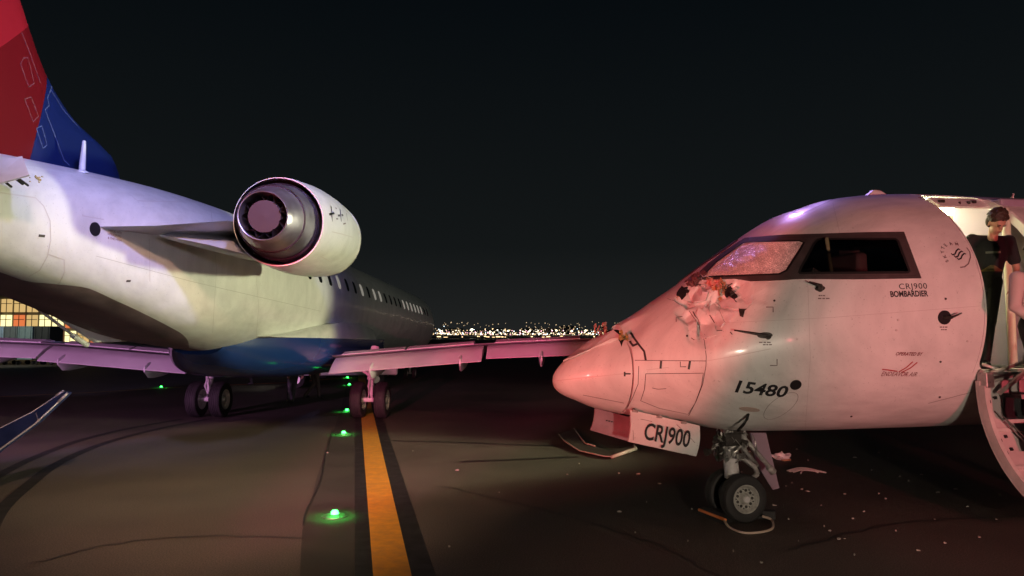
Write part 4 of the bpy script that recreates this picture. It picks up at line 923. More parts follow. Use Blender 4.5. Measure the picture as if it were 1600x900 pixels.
# ------------------------------------------------------------------ nose gear doors with the type name
def doorplate(px, lat, m, nm, bow=.045):
    """bowed gear door: corners TL TR BR BL in the photograph, with a raised outer lip"""
    c = [JR.onplane(x, y, lat) for x, y in px]; N, K = 10, 8; b = B(); f = []; bk = []
    for i in range(N+1):
        for j in range(K+1):
            u, v = i/N, j/K; p = c[0].lerp(c[1], u).lerp(c[3].lerp(c[2], u), v); p.y -= bow*math.sin(PI*v*.9)+.006*math.sin(u*7+v*3); f.append(p); bk.append(p+Vector((0, .028, 0)))
    W_ = K+1; fs = [(i*W_+j, (i+1)*W_+j, (i+1)*W_+j+1, i*W_+j+1) for i in range(N) for j in range(K)]; n = len(f)
    rim = [i*W_ for i in range(N+1)]+[N*W_+j for j in range(1, K+1)]+[i*W_+K for i in range(N-1, -1, -1)]+[j for j in range(K-1, 0, -1)]
    b.add(f+bk, fs+[tuple(k+n for k in q[::-1]) for q in fs]+[(rim[i], rim[(i+1) % len(rim)], rim[(i+1) % len(rim)]+n, rim[i]+n) for i in range(len(rim))])
    return b.build(nm, m, ROOT_R, True, 35)
dp = doorplate([(985, 640), (1093, 665), (1087, 713), (981, 690)], -.36, WHITE, 'nose_gear_door')
dp2 = doorplate([(930, 638), (985, 652), (983, 690), (922, 672)], .30, mat('shaded_inner_door', (.30, .22, .25), .5, var=.2, vscale=6), 'nose_gear_door')  # far door's colour darkened for the shadow it hangs in
p0 = JR.onplane(1003, 685, -.380); p1 = JR.onplane(1074, 698, -.380)
def flat_text(name, txt, p, xd, up, height, width, m, par, bold=0):
    cu = bpy.data.curves.new('t', 'FONT'); cu.body = txt; cu.size = 1; cu.offset = bold; cu.resolution_u = 4
    o = bpy.data.objects.new('t', cu); COL.objects.link(o); bpy.context.view_layer.update()
    me = bpy.data.meshes.new_from_object(o.evaluated_get(bpy.context.evaluated_depsgraph_get())); bpy.data.objects.remove(o)
    xs = [v.co.x for v in me.vertices]; xd = xd.normalized(); up = up.normalized()
    for v in me.vertices: v.co = p+xd*((v.co.x-min(xs))*width/(max(xs)-min(xs)))+up*(v.co.y*height/.70)
    me.materials.clear(); me.materials.append(m); me.name = name; return link(bpy.data.objects.new(name, me), par)
xd = p1-p0; up = Vector((-xd.z, 0, xd.x)); dt = flat_text('type_print', 'CRJ900', p0, xd, up, .172, xd.length, PRINT, dp, .016)
dbv = BVHTree.FromPolygons([v.co.copy() for v in dp.data.vertices], [list(p.vertices) for p in dp.data.polygons])
for v in dt.data.vertices:
    l, n_, i_, d_ = dbv.ray_cast(Vector((v.co.x, -1.2, v.co.z)), Vector((0, 1, 0)))
    v.co.y = -.4165
for pts in (((1002, 655), (1020, 659)), ((1048, 706), (1078, 711)), ((1060, 664), (1086, 692)), ((989, 672), (991, 688))):
    q = [JR.onplane(*p, -.41) for p in pts]; m_ = []
    for k in range(5):
        p = q[0].lerp(q[1], k/4); l, *_q = dbv.ray_cast(Vector((p.x, -1.2, p.z)), Vector((0, 1, 0)))
        if l: m_.append(l+Vector((0, -.001, 0)))
    if len(m_) > 1: b = B(); b.tube(m_, .0022, 4); b.build('scratch', PRINTG, dp)
for px in (992, 1030, 1068): b = B(); p = JR.onplane(px, 641+(px-985)*.235, -.37); b.tube([p+Vector((-.03, 0, .006)), p+Vector((.03, 0, -.002))], .014, 8); b.build('hinge', GEARP, dp)
b = B()
for i in range(3): b.box(JR.onplane(948+i*4, 657+i, .245), (.02, .004, .012))
b.each('stencil_mark', PRINT, dp2)
b = B(); b.tube([JR.onplane(990, 640, -.33), JR.onplane(990, 640, .25)], .02, 6); b.tube([JR.onplane(1070, 662, -.33), JR.onplane(1076, 668, .1)], .02, 6); b.each('door_link', GEARD, ROOT_R)

# ------------------------------------------------------------------ nose landing gear
WX, WR = 2.10, .262
zg = -WX*math.tan(R(.5))
g = B(); top = Vector((WX-.08, 0, 1.15)); axl = Vector((WX+.02, 0, zg+WR))
g.tube([top, Vector((WX-.03, 0, .66))], [.075, .07], 16); g.tube([(WX-.035, 0, .80), (WX-.03, 0, .72)], .098, 16)
leg = g.build('nose_landing_gear', GEARP, ROOT_R, True, 40)
b = B(); b.tube([(WX-.03, 0, .66), (WX-.01, 0, .46)], .082, 18); b.build('oleo_sleeve', MATS['gear_white'], leg, True, 40)
b = B(); b.tube([(WX-.01, 0, .47), axl+Vector((-.02, 0, .08))], .042, 14); b.build('oleo_piston', CHROME, leg, True, 40)
b = B(); b.tube([axl-Vector((0, .26, 0)), axl+Vector((0, .26, 0))], .034, 12); b.box(axl+Vector((-.01, 0, .05)), (.12, .12, .12)); b.box((WX-.01, -.0, .45), (.12, .14, .05)); b.build('axle', MATS['gear_white'], leg, True, 30)
for k in (-.17, .17): wheel(leg, (axl.x, axl.y+k, axl.z), WR, .17, 1, .56, detail=True, rimmat=mat('nose_rim_paint', (.46, .46, .42), .4, .25, var=.35, vscale=30))
b = B(); b.tube([(WX+.05, 0, .70), (WX+.27, 0, .55), (WX+.31, 0, .46)], [.03, .035, .028], 8); b.tube([(WX+.31, 0, .46), axl+Vector((.06, 0, .08))], [.028, .022], 8); b.build('torque_link', GEARP, leg, True)
b = B(); b.tube([(WX+.03, -.10, .96), (WX+.40, -.16, .52)], .026, 10); b.tube([(WX+.03, .10, .96), (WX+.40, .16, .52)], .026, 10); b.tube([(WX+.36, -.15, .56), (WX+.42, -.15, .50)], .04, 10); b.each('drag_brace', GEARP, leg, True)
b = B(); b.tube([(WX-.02, -.09, .98), (WX-.36, -.06, 1.12)], .024, 8); b.tube([(WX-.02, .09, .98), (WX-.36, .06, 1.12)], .024, 8); b.tube([(WX-.10, -.16, .86), (WX-.10, .16, .86)], .05, 12); b.tube([(WX-.16, -.12, .84), (WX+.12, -.12, .84)], .034, 10)
b.box((WX-.06, -.04, .90), (.20, .22, .10)); b.box((WX+.02, -.10, 1.0), (.12, .06, .14)); bevel(b.build('steering_actuator', GEARD, leg, True, 40), .008)
b = B()
for i in range(46):      # hydraulic lines and harness clipped along the leg
    x, y, z = WX-.04+rnd.gauss(0, .085), -.09+rnd.gauss(0, .04), rnd.uniform(.66, 1.04); P = [Vector((x, y, z))]
    for k in range(3): P.append(P[-1]+Vector((rnd.gauss(0, .035), rnd.gauss(0, .025), rnd.gauss(-.02, .05))))
    b.tube(smooth_path(P, 3), rnd.uniform(.004, .009), 5)
b.build('hydraulic_line', STEEL, leg)['kind'] = 'stuff'
b = B()
for i in range(22): b.box((WX-.05+rnd.gauss(0, .08), -.10+rnd.gauss(0, .03), rnd.uniform(.68, 1.02)), (rnd.uniform(.02, .06), rnd.uniform(.02, .05), rnd.uniform(.02, .07)), Matrix.Rotation(rnd.uniform(-.5, .5), 3, 'Y'))
b.build('valve_block', GEARP, leg)['kind'] = 'stuff'
for px, py, r_ in ((1105, 706, .040), (1123, 703, .042), (1123, 715, .042), (1118, 690, .026), (1128, 694, .03)):
    c = JR.onplane(px, py, -.12); b = B(); b.lathe([(-.05, .008), (-.05, r_*.6), (.0, r_), (.02, r_), (.022, r_*.9), (.008, r_*.3), (.008, .002)], c, (-1, -.25, -.05), 18); b.build('taxi_lamp', GEARD, leg, True, 40)
    b = B(); b.tube([c, (WX-.10, -.05, .84)], .010, 6); b.build('lamp_bracket', GEARP, leg)
pl = [JR.onplane(*p) for p in ((1172, 676, .22), (1196, 676, .22), (1217, 762, .22), (1207, 765, .22), (1182, 725, .22))]
b = B(); b.plate(pl, (0, 1, .1), .025); b.build('aft_gear_door', mat('gear_door_dusty', (.26, .22, .27), .5), ROOT_R)

# wings, engines, gear and tail of the right jet carry on outside the picture
for sd in (1, -1): jet_wing(JR, sd)
for sd in (1, -1): main_gear(JR, sd, 19.3, R(.5))
fin_and_tail(JR)
JR.ribbon  # (cabin windows of this jet start well outside the frame)

# an unseen step stand added below throws shadow bars across the right jet
# chock with its rope under the nose wheel
ck = thing('wheel_chock', 'orange edged wheel chock with a loop of rope at the nose wheel', 'chock', gnd(1120, 812))
def rel(px, py, z, o): return gnd(px, py, z)-o.location
b = B(); a_, c_ = rel(1092, 799, .04, ck), rel(1133, 815, .04, ck); a2, c2_ = rel(1112, 792, .04, ck), rel(1150, 806, .04, ck)
v = [a_, c_, c2_, a2]; b.loft([[Vector((p.x, p.y, 0)) for p in v], [p+Vector((0, 0, .02)) for p in v], [p.lerp(sum(v, Vector())/4, .3)+Vector((0, 0, .06)) for p in v]]); b.build('block', mat('black_rubber_block', (.02, .02, .02), .7), ck)
b = B(); b.tube([a_+Vector((0, -.01, .02)), c_+Vector((0, -.01, .02))], .018, 8); b.build('orange_edge', mat('orange_paint', (.75, .22, .06), .5), ck)
b = B(); b.box(rel(1190, 803, .05, ck), (.30, .12, .10), Matrix.Rotation(R(-20), 3, 'Z')); bevel(b.build('block', MATS['black_rubber_block'], ck), .02)
b = B(); b.tube(smooth_path([rel(1132, 814, .05, ck), rel(1140, 824, .02, ck), rel(1160, 832, .018, ck), rel(1185, 832, .018, ck), rel(1205, 827, .018, ck), rel(1208, 818, .02, ck), rel(1204, 811, .04, ck), rel(1192, 807, .09, ck)], 5), .013, 8); b.build('rope', mat('pale_rope', (.55, .42, .33), .8, bump=.5, bscale=60), ck, True)

# ------------------------------------------------------------------ loose debris on the asphalt
br = thing('broken_bracket', 'bent metal bracket lying on the asphalt below the crushed nose', 'debris', gnd(935, 705))
def gz(px, py, z, o=br): return gnd(px, py, z)-o.location
b = B()
L1 = [(873, 679, .02), (882, 690, .06), (905, 705, .03), (945, 714, .03), (958, 714, .03), (992, 704, .04)]
L2 = [(897, 671, .02), (914, 694, .05), (930, 699, .04), (952, 706, .04), (962, 704, .06), (990, 697, .06)]
A_ = [gz(*p) for p in L1]; B_ = [gz(*p) for p in L2]; rs = [[a, c, c+Vector((0, 0, .014)), a+Vector((0, 0, .014))] for a, c in zip(A_, B_)]; b.loft(rs)
b.build('bent_plate', mat('scraped_aluminium', (.12, .10, .09), .45, .5, var=.4, vscale=12), br)
b = B(); b.tube([p+Vector((0, 0, .02)) for p in B_[:3]], .013, 6); b.tube([p+Vector((0, 0, .01)) for p in A_], .011, 6); b.tube([gz(956, 714, .04), gz(993, 701, .05), gz(990, 697, .07)], [.03, .035, .03], 8); b.build('rolled_edge', mat('pinkish_edge', (.50, .38, .35), .5), br, True)
t = thing('crumpled_sheet', 'crumpled white scrap of skin behind the nose wheel', 'debris', gnd(1221, 719)); b = B()
bm = bmesh.new(); bmesh.ops.create_icosphere(bm, subdivisions=3, radius=.10)
for v in bm.verts: v.co = Vector((v.co.x*1.25, v.co.y*.8, (v.co.z+.1)*.5))*(.55+.9*fold(v.co*3, 3, 9))
b.add([v.co for v in bm.verts], [[v.index for v in f.verts] for f in bm.faces]); bm.free(); b.build('sheet', WHITE2, t)
b = B(); b.box((.06, -.04, .012), (.16, .07, .02), Matrix.Rotation(.5, 3, 'Z')); b.build('foam_piece', ORANGE, t)
CHIPM = mat('pale_torn_metal', (.55, .53, .50), .5, var=.2, vscale=20)
t = thing('wire_bundle', 'tangle of thin silver strips right of the nose wheel', 'debris', gnd(1260, 738))
for i in range(9):
    b = B(); y0 = rnd.uniform(-.12, .12); P = [Vector((-.22+rnd.uniform(-.05, .1), y0, .01)), Vector((-.05, y0+rnd.uniform(.0, .08), .04)), Vector((.10, y0+rnd.uniform(0, .08), .03)), Vector((.22+rnd.uniform(-.1, .05), y0+rnd.uniform(-.05, .05), .01))]
    b.tube(smooth_path(P, 4), .010, 5); b.build('strip', CHIPM, t)
chips = [(714, 735), (512, 708), (967, 800), (967, 740), (998, 741), (1030, 756), (1172, 706), (1245, 702), (1190, 783), (1210, 790), (1262, 768), (1252, 765), (1336, 715), (1374, 708), (1388, 716), (1440, 742), (1494, 765), (1465, 770), (1437, 861), (1310, 843), (1297, 830), (1320, 772), (1283, 790), (1228, 760), (1232, 812), (1081, 796), (702, 855), (886, 742), (1420, 752), (1406, 745), (1362, 735), (1512, 792), (1190, 880), (1075, 846), (993, 833), (905, 725), (1128, 739), (1158, 738), (1384, 780), (1350, 800), (1248, 846), (1010, 785), (1146, 862), (645, 705), (780, 770), (1400, 830), (1460, 812), (1530, 840), (1556, 812), (1335, 868)]
chips += [(rnd.gauss(1270, 110), rnd.uniform(700, 860)) for _ in range(10)]
CH = mat('white_chip', (.34, .32, .28), .7)
for i, (x, y) in enumerate(chips):
    p = gnd(x, y); b = B(); n_ = rnd.choice([3, 4, 5]); r_ = rnd.uniform(.012, .032) if i < 22 else rnd.uniform(.005, .014); a0 = rnd.uniform(0, 6)
    P = [Vector((math.cos(a0+2*PI*k/n_)*r_*rnd.uniform(.6, 1.6), math.sin(a0+2*PI*k/n_)*r_*rnd.uniform(.5, 1.1), .006+rnd.uniform(0, .014))) for k in range(n_)]
    b.loft([[Vector((q.x, q.y, .001)) for q in P], P]); o = b.build('debris_chip', CH, None); o.location = p
    tag(o, 'small pale chip of debris scattered on the asphalt near the crash', 'debris', 'debris chips on the asphalt')

# ------------------------------------------------------------------ blue blade (torn off winglet) at the left edge
wl = thing('torn_winglet', 'dark blue torn off winglet leaning up from the ground at the left edge', 'winglet', gnd(-150, 800))
def wpt(px, py, d): return at(px, py, d)-wl.location
top_ = [wpt(100, 611, 10), wpt(50, 644, 9.8), wpt(0, 669, 9.6), wpt(-70, 708, 9.4), wpt(-170, 770, 9.2)]; bot_ = [wpt(106, 614, 9.8), wpt(55, 662, 9.6), wpt(0, 702, 9.4), wpt(-70, 765, 9.2), wpt(-160, 850, 8.9)]
for i in range(5):
    for q in (top_[i], bot_[i]):
        if q.z+wl.location.z < .02: q.z = .02-wl.location.z
b = B(); b.loft([[p, p+Vector((.03, .05, .0)), q+Vector((.03, .05, 0)), q] for p, q in zip(top_, bot_)]); b.build('blade', mat('dusty_blue_paint', (.012, .022, .075), .45, var=.3, vscale=8), wl)
EDG = mat('bare_edge_metal', (.30, .28, .30), .4, .3)
b = B(); b.tube(top_, .010, 6); b.tube(bot_, .012, 6); b.tube([top_[0], top_[0].lerp(top_[1], .25)], .022, 8); b.tube([bot_[0], bot_[0].lerp(bot_[1], .3)], .018, 8); b.each('edge_strip', EDG, wl, True)
b = B()
for k in (.3, .9): p = top_[0].lerp(top_[1], k); q = bot_[0].lerp(bot_[1], k); b.tube([p.lerp(q, .3), p.lerp(q, 1.1)], .008, 5)
b.each('torn_tab', EDG, wl)

# ------------------------------------------------------------------ people
SKINM = mat('skin', (.40, .22, .15), .55); HAIRM = mat('dark_brown_hair', (.035, .018, .010), .6, bump=.8, bscale=60, bdist=.01); BLACKC = mat('black_cotton', (.010, .010, .012), .9, bump=.25, bscale=18)
SHOE = mat('black_shoe', (.012, .012, .012), .4)
def cap(b, a, c, ra, rc, n=14, flat=None):
    """tapered limb segment with round ends"""
    a, c = Vector(a), Vector(c); ax = (c-a); L = ax.length; ax.normalize(); prof = [(-ra*math.cos(q), max(ra*math.sin(q), .001)) for q in (0, .5, 1.0, 1.35)]+[(L+rc*math.cos(q), max(rc*math.sin(q), .001)) for q in (1.35, 1.0, .5, 0)]
    k = len(b.v); b.lathe(prof, a, ax, n)
    if flat:
        m_ = (a+c)/2
        for v in b.v[k:]:
            for i in range(3): v[i] = m_[i]+(v[i]-m_[i])*flat[i]
def hand(b, w, d, side, curl=.5, up=Vector((0, -1, 0)), s=1.0):
    """palm, four unequal bent fingers and a thumb; d points along the fingers, up = back of the hand"""
    d = d.normalized(); up = (up-d*up.dot(d)).normalized(); x = d.cross(up)*side
    for i in range(4): cap(b, w+x*(.027-.018*i)*s, w+d*.080*s+x*(.030-.020*i)*s, .015*s, .012*s, 8)
    for i, L in enumerate((.068, .078, .072, .055)):
        p = w+d*.085*s+x*(.031-.0205*i)*s; q = p+(d-up*curl*.5).normalized()*L*.5*s; r = q+(d*.6-up*curl*1.3).normalized()*L*.5*s; cap(b, p, q, .0095*s, .0088*s, 8); cap(b, q, r, .0088*s, .0072*s, 8)
    p = w+d*.02*s+x*.03*s; q = p+(d*.6+x*.8-up*.2).normalized()*.042*s; cap(b, p, q, .0125*s, .010*s, 8); cap(b, q, q+(d*.9+x*.15-up*.4).normalized()*.034*s, .010*s, .008*s, 8)
def person(name, label, base, face, J, mats, hgt=1.78, hair=True, group=None, headdir=None, vox=.009, parent_M=None):
    """J: joint positions in metres for a body facing -y, x to the viewer's right; base = feet, face = rotation"""
    root = thing(name, label, 'person', base, (0, 0, face), group); k = hgt/1.78
    V = lambda t: Vector(t)*k
    J = {a: V(c) for a, c in J.items()}
    body = B(); hd = J['head']; fd = (headdir or Vector((0, -1, 0))).normalized(); sidev = fd.cross(Vector((0, 0, 1))).normalized(); upv = sidev.cross(fd).normalized()
    H_ = lambda x, y, z: hd+(sidev*x+fd*y+upv*z)*k
    cap(body, J['neck']-V((0, 0, .06)), H_(0, -.03, -.05), .052*k, .047*k)
    def ell(c, rx, ry, rz, n=14):
        rs = []
        for i in range(1, 10):
            q = PI*i/10; rs.append([c+(sidev*rx*math.sin(q)*math.cos(w)+fd*ry*math.sin(q)*math.sin(w)+upv*rz*math.cos(q))*k for w in [2*PI*j/n for j in range(n)]])
        body.loft(rs)
    ell(H_(0, -.012, .03), .076, .094, .092, 18); ell(H_(0, .022, -.045), .056, .062, .070); ell(H_(0, .052, -.088), .028, .026, .024)
    cap(body, H_(0, .082, .010), H_(0, .100, -.022), .010*k, .015*k, 8); cap(body, H_(-.022, .078, -.058), H_(.022, .078, -.058), .009*k, .009*k, 8); cap(body, H_(-.03, .076, .024), H_(.03, .076, .024), .013*k, .013*k, 8)
    for sd in (-1, 1): cap(body, H_(.076*sd, -.01, .012), H_(.078*sd, -.012, -.03), .013*k, .010*k, 8)
    eb = B()
    for sd in (-1, 1): cap(eb, H_(.018*sd, .091, .021), H_(.044*sd, .083, .021), .0055*k, .004*k, 6); cap(eb, H_(.024*sd, .086, .004), H_(.038*sd, .083, .004), .006*k, .005*k, 6)
    cap(eb, H_(-.018, .087, -.060), H_(.018, .087, -.060), .0035*k, .0035*k, 6)
    if vox < .015: eb.build('eyes_and_brows', mat('dark_lash_brown', (.05, .02, .015), .6), root, True)['kind'] = 'stuff'
    chest = (J['lsh']+J['rsh'])/2; hip = (J['lhip']+J['rhip'])/2
    cap(body, hip+V((0, 0, .03)), chest-V((0, 0, .13)), .075*k, .080*k, 16)
    for a in 'lr':
        sd = -1 if a == 'l' else 1
        cap(body, chest-V((0, 0, .03)), J[a+'sh'], .045*k, .045*k); cap(body, J[a+'sh'], J[a+'el'], .050*k, .038*k); cap(body, J[a+'el'], J[a+'wr'], .038*k, .026*k)
        hand(body, J[a+'wr'], J[a+'wr']-J[a+'el'] if a+'hd' not in J else J[a+'hd']-J[a+'wr'], sd, .55, s=k)
        cap(body, J[a+'hip'], J[a+'kn'], .082*k, .056*k); cap(body, J[a+'kn'], J[a+'an'], .052*k, .036*k)
    remeshed(body, 'body', mats['skin'], root, vox, 4)
    sh = B(); cap(sh, hip+V((0, 0, -.02)), chest-V((0, 0, .13)), .150*k, .160*k, 20); cap(sh, chest-V((0, 0, .12)), chest-V((0, 0, .035)), .160*k, .095*k, 20)
    cap(sh, J['lsh']-V((0, 0, .01)), J['rsh']-V((0, 0, .01)), .070*k, .070*k)
    m0 = (hip+chest)/2
    for v in sh.v: v.y = m0.y+(v.y-m0.y)*.72
    for a in 'lr':
        if mats.get('long'): cap(sh, J[a+'sh'], J[a+'el'], .070*k, .054*k); cap(sh, J[a+'el'], J[a+'wr'], .054*k, .038*k)
        else: cap(sh, J[a+'sh'], J[a+'sh'].lerp(J[a+'el'], .72), .070*k, .064*k)
    so = remeshed(sh, 'shirt', mats['shirt'], root, vox, 3)
    tr = B(); cap(tr, J['lhip']+V((.02, 0, .02)), J['rhip']+V((-.02, 0, .02)), .115*k, .115*k)
    for v in tr.v: v.y = hip.y+(v.y-hip.y)*.85
    for a in 'lr': cap(tr, J[a+'hip'], J[a+'kn'], .100*k, .074*k); cap(tr, J[a+'kn'], J[a+'an'], .072*k, .058*k)
    remeshed(tr, 'trousers', mats['trousers'], root, vox, 3)
    for a in 'lr':
        s_ = B(); an = J[a+'an']; cap(s_, an+V((0, .02, -.035)), an+V((0, -.15, -.055)), .048*k, .040*k); remeshed(s_, 'shoe', SHOE, root, .012, 2)
    if hair:
        hb = B(); rs = []
        def hell(c, rx, ry, rz):
            rs = []
            for i in range(1, 10):
                q = PI*i/10; rs.append([c+(sidev*rx*math.sin(q)*math.cos(w)+fd*ry*math.sin(q)*math.sin(w)+upv*rz*math.cos(q))*k for w in [2*PI*j/14 for j in range(14)]])
            hb.loft(rs)
        hell(H_(0, -.026, .060), .094, .098, .082); hell(H_(0, -.060, .005), .092, .058, .095)
        r2 = random.Random(3)
        for i in range(170):
            q, w = r2.uniform(0, 2*PI), r2.uniform(.0, 1.35); nrm_ = (sidev*math.cos(q)*math.sin(w)+fd*math.sin(q)*math.sin(w)+upv*math.cos(w)); c = H_(0, -.026, .055)+Vector(nrm_)*.090*k
            tng = (nrm_.cross(upv)*r2.uniform(-1, 1)-(upv-nrm_*nrm_.dot(upv))*.9+nrm_*r2.uniform(.1, .5)).normalized()
            cap(hb, c, c+tng*.032*k, .016*k, .006*k, 6)
        remeshed(hb, 'hair', HAIRM, root, .007, 2)
    return root, so
WM = ROOT_R.matrix_world
def jr(p): return WM @ Vector(p)
J1 = dict(head=(.045, -.125, 1.56), neck=(.01, -.035, 1.46), lsh=(-.175, 0, 1.405), rsh=(.165, 0, 1.375), lel=(-.25, .02, 1.12), rel=(.225, .01, 1.09), lwr=(-.25, -.08, .88), rwr=(.205, -.05, .845), lhip=(-.165, 0, .93), rhip=(.0, 0, .93),
          lkn=(-.20, -.03, .50), rkn=(-.06, -.06, .50), lan=(-.22, .02, .09), ran=(-.10, .02, .09), rhd=(.175, -.07, .75))
bp = jr((4.735, -.98, FLZ)); P1, shirt1 = person('person', 'young man in black T-shirt and black trousers looking down in the open cabin doorway', bp, R(-24), J1, dict(skin=SKINM, shirt=BLACKC, trousers=BLACKC), 1.79, headdir=Vector((.30, -.74, -.60)))
tv = [v.co for v in shirt1.data.vertices]
t1 = BVHTree.FromPolygons([v.co.copy() for v in shirt1.data.vertices], [list(p.vertices) for p in shirt1.data.polygons])
def onshirt(x, z):
    l, n_, i, d_ = t1.ray_cast(Vector((x, -1, z)), Vector((0, 1, 0))); return (l+Vector((0, -.003, 0))) if l else Vector((x, -.14, z))
def shirtpatch(nm, x0, x1, z0, z1, m, shape=None):
    vs = []; fs_ = []; N, M_ = 12, 4
    for i in range(N+1):
        for j in range(M_+1):
            u, v = i/N, j/M_; hh = 1 if not shape else shape(u)
            vs.append(onshirt(x0+(x1-x0)*u, z0+(z1-z0)*v*hh))
    fs_ = [(i*(M_+1)+j, (i+1)*(M_+1)+j, (i+1)*(M_+1)+j+1, i*(M_+1)+j+1) for i in range(N) for j in range(M_)]
    return mesh(nm, vs, fs_, m, shirt1)
shirtpatch('shirt_print', -.07, .07, 1.245, 1.268, mat('grey_shirt_print', (.16, .17, .14), .8))
shirtpatch('shirt_print', -.12, .09, 1.05, 1.12, mat('olive_gold_shirt_print', (.12, .09, .025), .8, var=.6, vscale=22), lambda u: .25+.75*math.sin(PI*u)**2)
J2 = dict(head=(0, -.05, 1.63), neck=(0, 0, 1.48), lsh=(-.21, 0, 1.40), rsh=(.20, 0, 1.40), lel=(-.31, -.06, 1.12), rel=(.28, 0, 1.11), lwr=(-.20, -.24, .93), rwr=(.26, -.1, .86), lhip=(-.095, 0, .93), rhip=(.09, 0, .93),
          lkn=(-.13, -.12, .52), rkn=(.09, -.04, .52), lan=(-.14, -.02, .09), ran=(.09, .02, .09))
bp = jr((4.42, -1.78, 1.16)); person('person', 'person in pale long sleeves and dark trousers on the airstair at the right edge', bp, R(10), J2, dict(skin=mat('tan_skin', (.34, .17, .11), .55), shirt=mat('pale_pink_shirt', (.55, .44, .42), .85, bump=.3, bscale=14), trousers=BLACKC, long=True), 1.80)
# bystanders beyond the blue belly: only their legs show
J3 = dict(J1); J3['head'] = (0, -.03, 1.63)
for i, (px, py, lb, col) in enumerate(((462, 628, 'bystander in dark trousers standing beyond the blue belly, the left one', (.05, .05, .06)), (487, 622, 'bystander in dark trousers stepping beyond the blue belly, the right one', (.07, .05, .05)), (392, 601, 'distant bystander seen only as dark legs under the belly', (.03, .03, .035)))):
    JJ = dict(J3)
    if i == 1: JJ['lan'] = (-.22, -.12, .10); JJ['ran'] = (.16, .14, .10); JJ['lkn'] = (-.15, -.12, .5)
    person('person', lb, gnd(px, py), R(20+130*i), JJ, dict(skin=SKINM, shirt=mat('dark_jacket%d' % 0, (.04, .04, .045), .8), trousers=mat(['dark_trousers', 'brown_trousers', 'black_trousers'][i], col, .8), long=True), 1.76, vox=.02)

# ------------------------------------------------------------------ far vehicles and the terminal at the left
def vehicle(label, p, L, Wd, Hh, col, yaw=0, cab=True, grp=None):
    t = thing('airport_vehicle', label, 'vehicle', p, (0, 0, yaw), grp); m_ = mat('vehicle_paint_%d_%d_%d' % tuple(int(c*100) for c in col), col, .4, 0, .3)
    b = B(); b.box((0, 0, .45+Hh*.25), (L, Wd, Hh*.45)); bevel(b.build('body', m_, t), .06)
    b = B(); b.loft([[Vector((-L*.28, -Wd*.46, .45+Hh*.45)), Vector((L*.36, -Wd*.46, .45+Hh*.45)), Vector((L*.36, Wd*.46, .45+Hh*.45)), Vector((-L*.28, Wd*.46, .45+Hh*.45))], [Vector((-L*.14, -Wd*.4, .4+Hh*.9)), Vector((L*.32, -Wd*.4, .4+Hh*.9)), Vector((L*.32, Wd*.4, .4+Hh*.9)), Vector((-L*.14, Wd*.4, .4+Hh*.9))]]); bevel(b.build('cabin', m_, t), .05)
    b = B(); b.box((.08*L, -Wd*.445, .42+Hh*.68), (L*.36, .03, Hh*.24)); b.build('side_window', DARKW, t)
    for x in (-L*.32, L*.32):
        for y in (-Wd*.42, Wd*.42):
            b = B(); b.lathe([(-.11, .15), (-.11, .33), (.11, .33), (.11, .15)], (x, y, .34), (0, 1, 0), 16, closed=True); w_ = b.build('wheel', TYRE, t, True, 40)
            b = B(); b.lathe([(-.115, .01), (-.115, .17), (.115, .17), (.115, .01)], (x, y, .34), (0, 1, 0), 12, closed=True); b.build('hubcap', STEEL, w_)
    b = B(); b.box((-L*.5-.01, -Wd*.35, .8), (.04, .25, .14)); b.build('headlight', litmat('headlamp_glow', (1, .95, .8), 14), t)
    b = B(); b.box((-L*.5-.01, Wd*.35, .8), (.04, .25, .14)); b.build('headlight', MATS['headlamp_glow'], t)
    return t
vehicle('white service pickup seen under the belly beyond the green lights', gnd(528, 604), 4.8, 1.8, 1.7, (.62, .62, .6), R(8))
vehicle('white service van behind the right landing gear of the left jet', gnd(455, 603)+Vector((1.5, 6, 0)), 4.6, 1.8, 2.0, (.5, .5, .5), R(-10))
d_ = 62.0
TB = mat('terminal_wall', (.30, .28, .22), .8)
t = thing('terminal_building', 'brightly lit terminal facade far behind the tail at the left', 'building', at(-120, 527, 74)*1); t.location.z = 0
b = B(); b.box((0, 3, 3.2), (38, 6, 6.4)); b.build('wall', TB, t)
for i in range(29):
    for j in range(3):
        gl = rnd.choice([litmat('terminal_window_glow', (1, .86, .40), 1.5), litmat('terminal_window_glow', (1, .86, .40), 1.5), litmat('terminal_window_dim', (1, .66, .25), .7), litmat('terminal_window_red', (1, .25, .08), .8)]) if j < 2 else litmat('terminal_window_dim', (1, .66, .25), .7)
        b = B(); b.box((-19+i*1.3, -.06, 1.9+j*1.6), (1.05, .12, 1.3)); wn = b.build('lit_window', gl, t)
        b = B(); b.box((-19+i*1.3, -.13, 1.9+j*1.6), (.07, .02, 1.3)); b.box((-19+i*1.3, -.13, 2.1+j*1.6), (1.05, .02, .06)); b.build('window_frame', CB, wn)
b = B(); b.box((0, -.3, .9), (38, .5, .3)); b.build('canopy', mat('canopy_orange', (.5, .25, .05), .6), t)
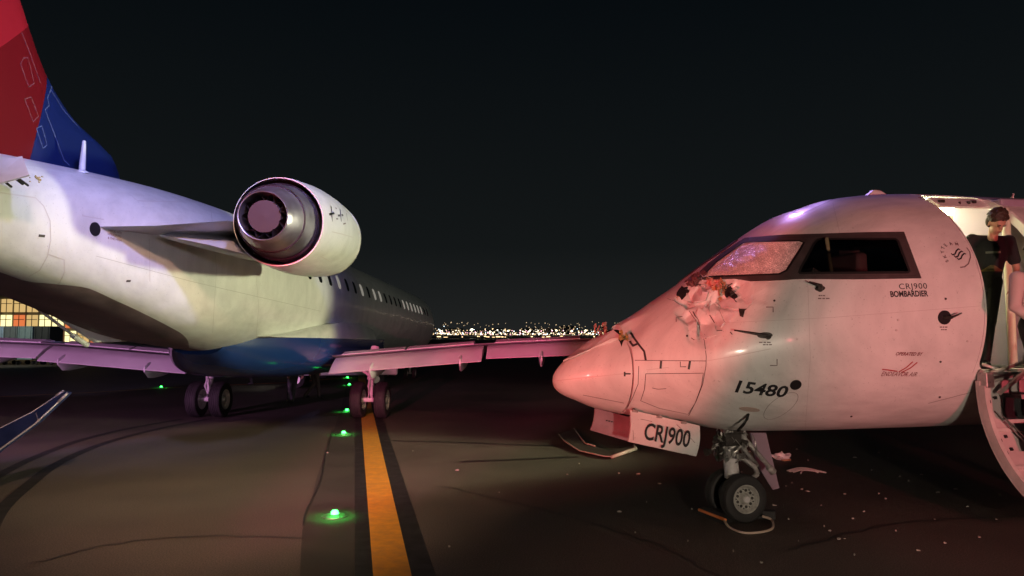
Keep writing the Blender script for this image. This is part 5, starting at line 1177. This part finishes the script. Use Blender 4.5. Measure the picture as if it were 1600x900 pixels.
for i, (px, w_, col, lb) in enumerate(((4, 3.2, (.42, .60, .72), 'pale blue cargo container left of the grey one'), (27, 2.6, (.20, .25, .25), 'dark grey cargo container in the middle of the row'), (50, 2.8, (.30, .44, .44), 'teal grey cargo container right of the middle'), (76, 3.0, (.05, .06, .06), 'black cargo container at the right end of the row'))):
    p = at(px, 526, d_); t = thing('cargo_container', lb, 'container', (p.x*.86, p.y*.86, 0), group='cargo containers below the terminal'); ww = w_*.62
    b = B(); b.box((0, 0, 1.65), (ww*.62, 1.6, 2.2)); b.box((0, 0, .42), (ww*.62, 1.5, .12)); m_ = mat('container_%s' % ['pale_blue', 'grey', 'teal', 'black'][i], col, .5, .2, var=.2, vscale=2); o = b.build('box', m_, t); bevel(o, .04)
    for x in (-.6, 0, .6): b = B(); b.box((x*ww*.4, -.82, 1.65), (.05, .05, 2.2)); b.build('rib', m_, t)
    b = B()
    for x in (-.3, .3):
        for y in (-.5, .5): b.lathe([(-.05, .02), (-.05, .15), (.05, .15), (.05, .02)], (x*ww, y, .15), (0, 1, 0), 10, closed=True)
    b.build('wheel', TYRE, t)
t = vehicle('red fire truck glowing behind the tail at the left edge', Vector((at(-95, 520, 40).x, 40, 0)), 6.5, 2.4, 3.2, (.45, .02, .02), R(90))
b = B(); b.box((-.8, 0, 3.35), (.5, 1.6, .22)); b.build('beacon_bar', litmat('red_beacon_glow', (1, .08, .05), 12), t)

# ------------------------------------------------------------------ light tower standing behind the right jet, shining across at the left one
t = thing('light_tower', 'tall work light on a mast standing behind the right jet', 'floodlight', (10.7, 12.75, 0))
b = B(); b.tube([(0, 0, 0), (0, 0, 2.9)], .05, 8); b.build('mast', GEARP, t)
b = B(); b.box((0, 0, .35), (.9, .7, .5)); bevel(b.build('generator', mat('generator_yellow', (.5, .33, .04), .5), t), .04)
b = B(); b.box((.08, 0, 3.0), (.16, .6, .4)); b.build('lamp_head', GEARD, t)
lamp('scene_floodlight', (10.55, 12.75, 3.0), (-4.3, 12.4, 2.9), (1, 1, .60), 6900, .35, 40, .3)

J4 = dict(J3)
t = thing('shadow_stand', 'unseen tubular stand added on the right to throw shadows', 'step stand', (5.15, .6, 0))  # unseen stand, added only for its shadow bars on the right jet
b = B(); b.tube([(-.25, 0, 0), (.42, 0, 1.75)], .03, 8); b.tube([(-.25, .5, 0), (.42, .5, 1.75)], .03, 8); b.tube([(.42, 0, 0), (.10, 0, .95), (.42, 0, 1.75)], .03, 8); b.tube([(.0, 0, .70), (.7, 0, 1.15)], .025, 8); b.tube([(.42, .5, 0), (.42, .5, 1.75)], .03, 8)
b.each('frame_tube', STEEL, t)
for k in range(4): b = B(); b.box((-.18+.16*k, .25, .25+.4*k), (.18, .5, .03)); b.build('tread', STEEL, t)
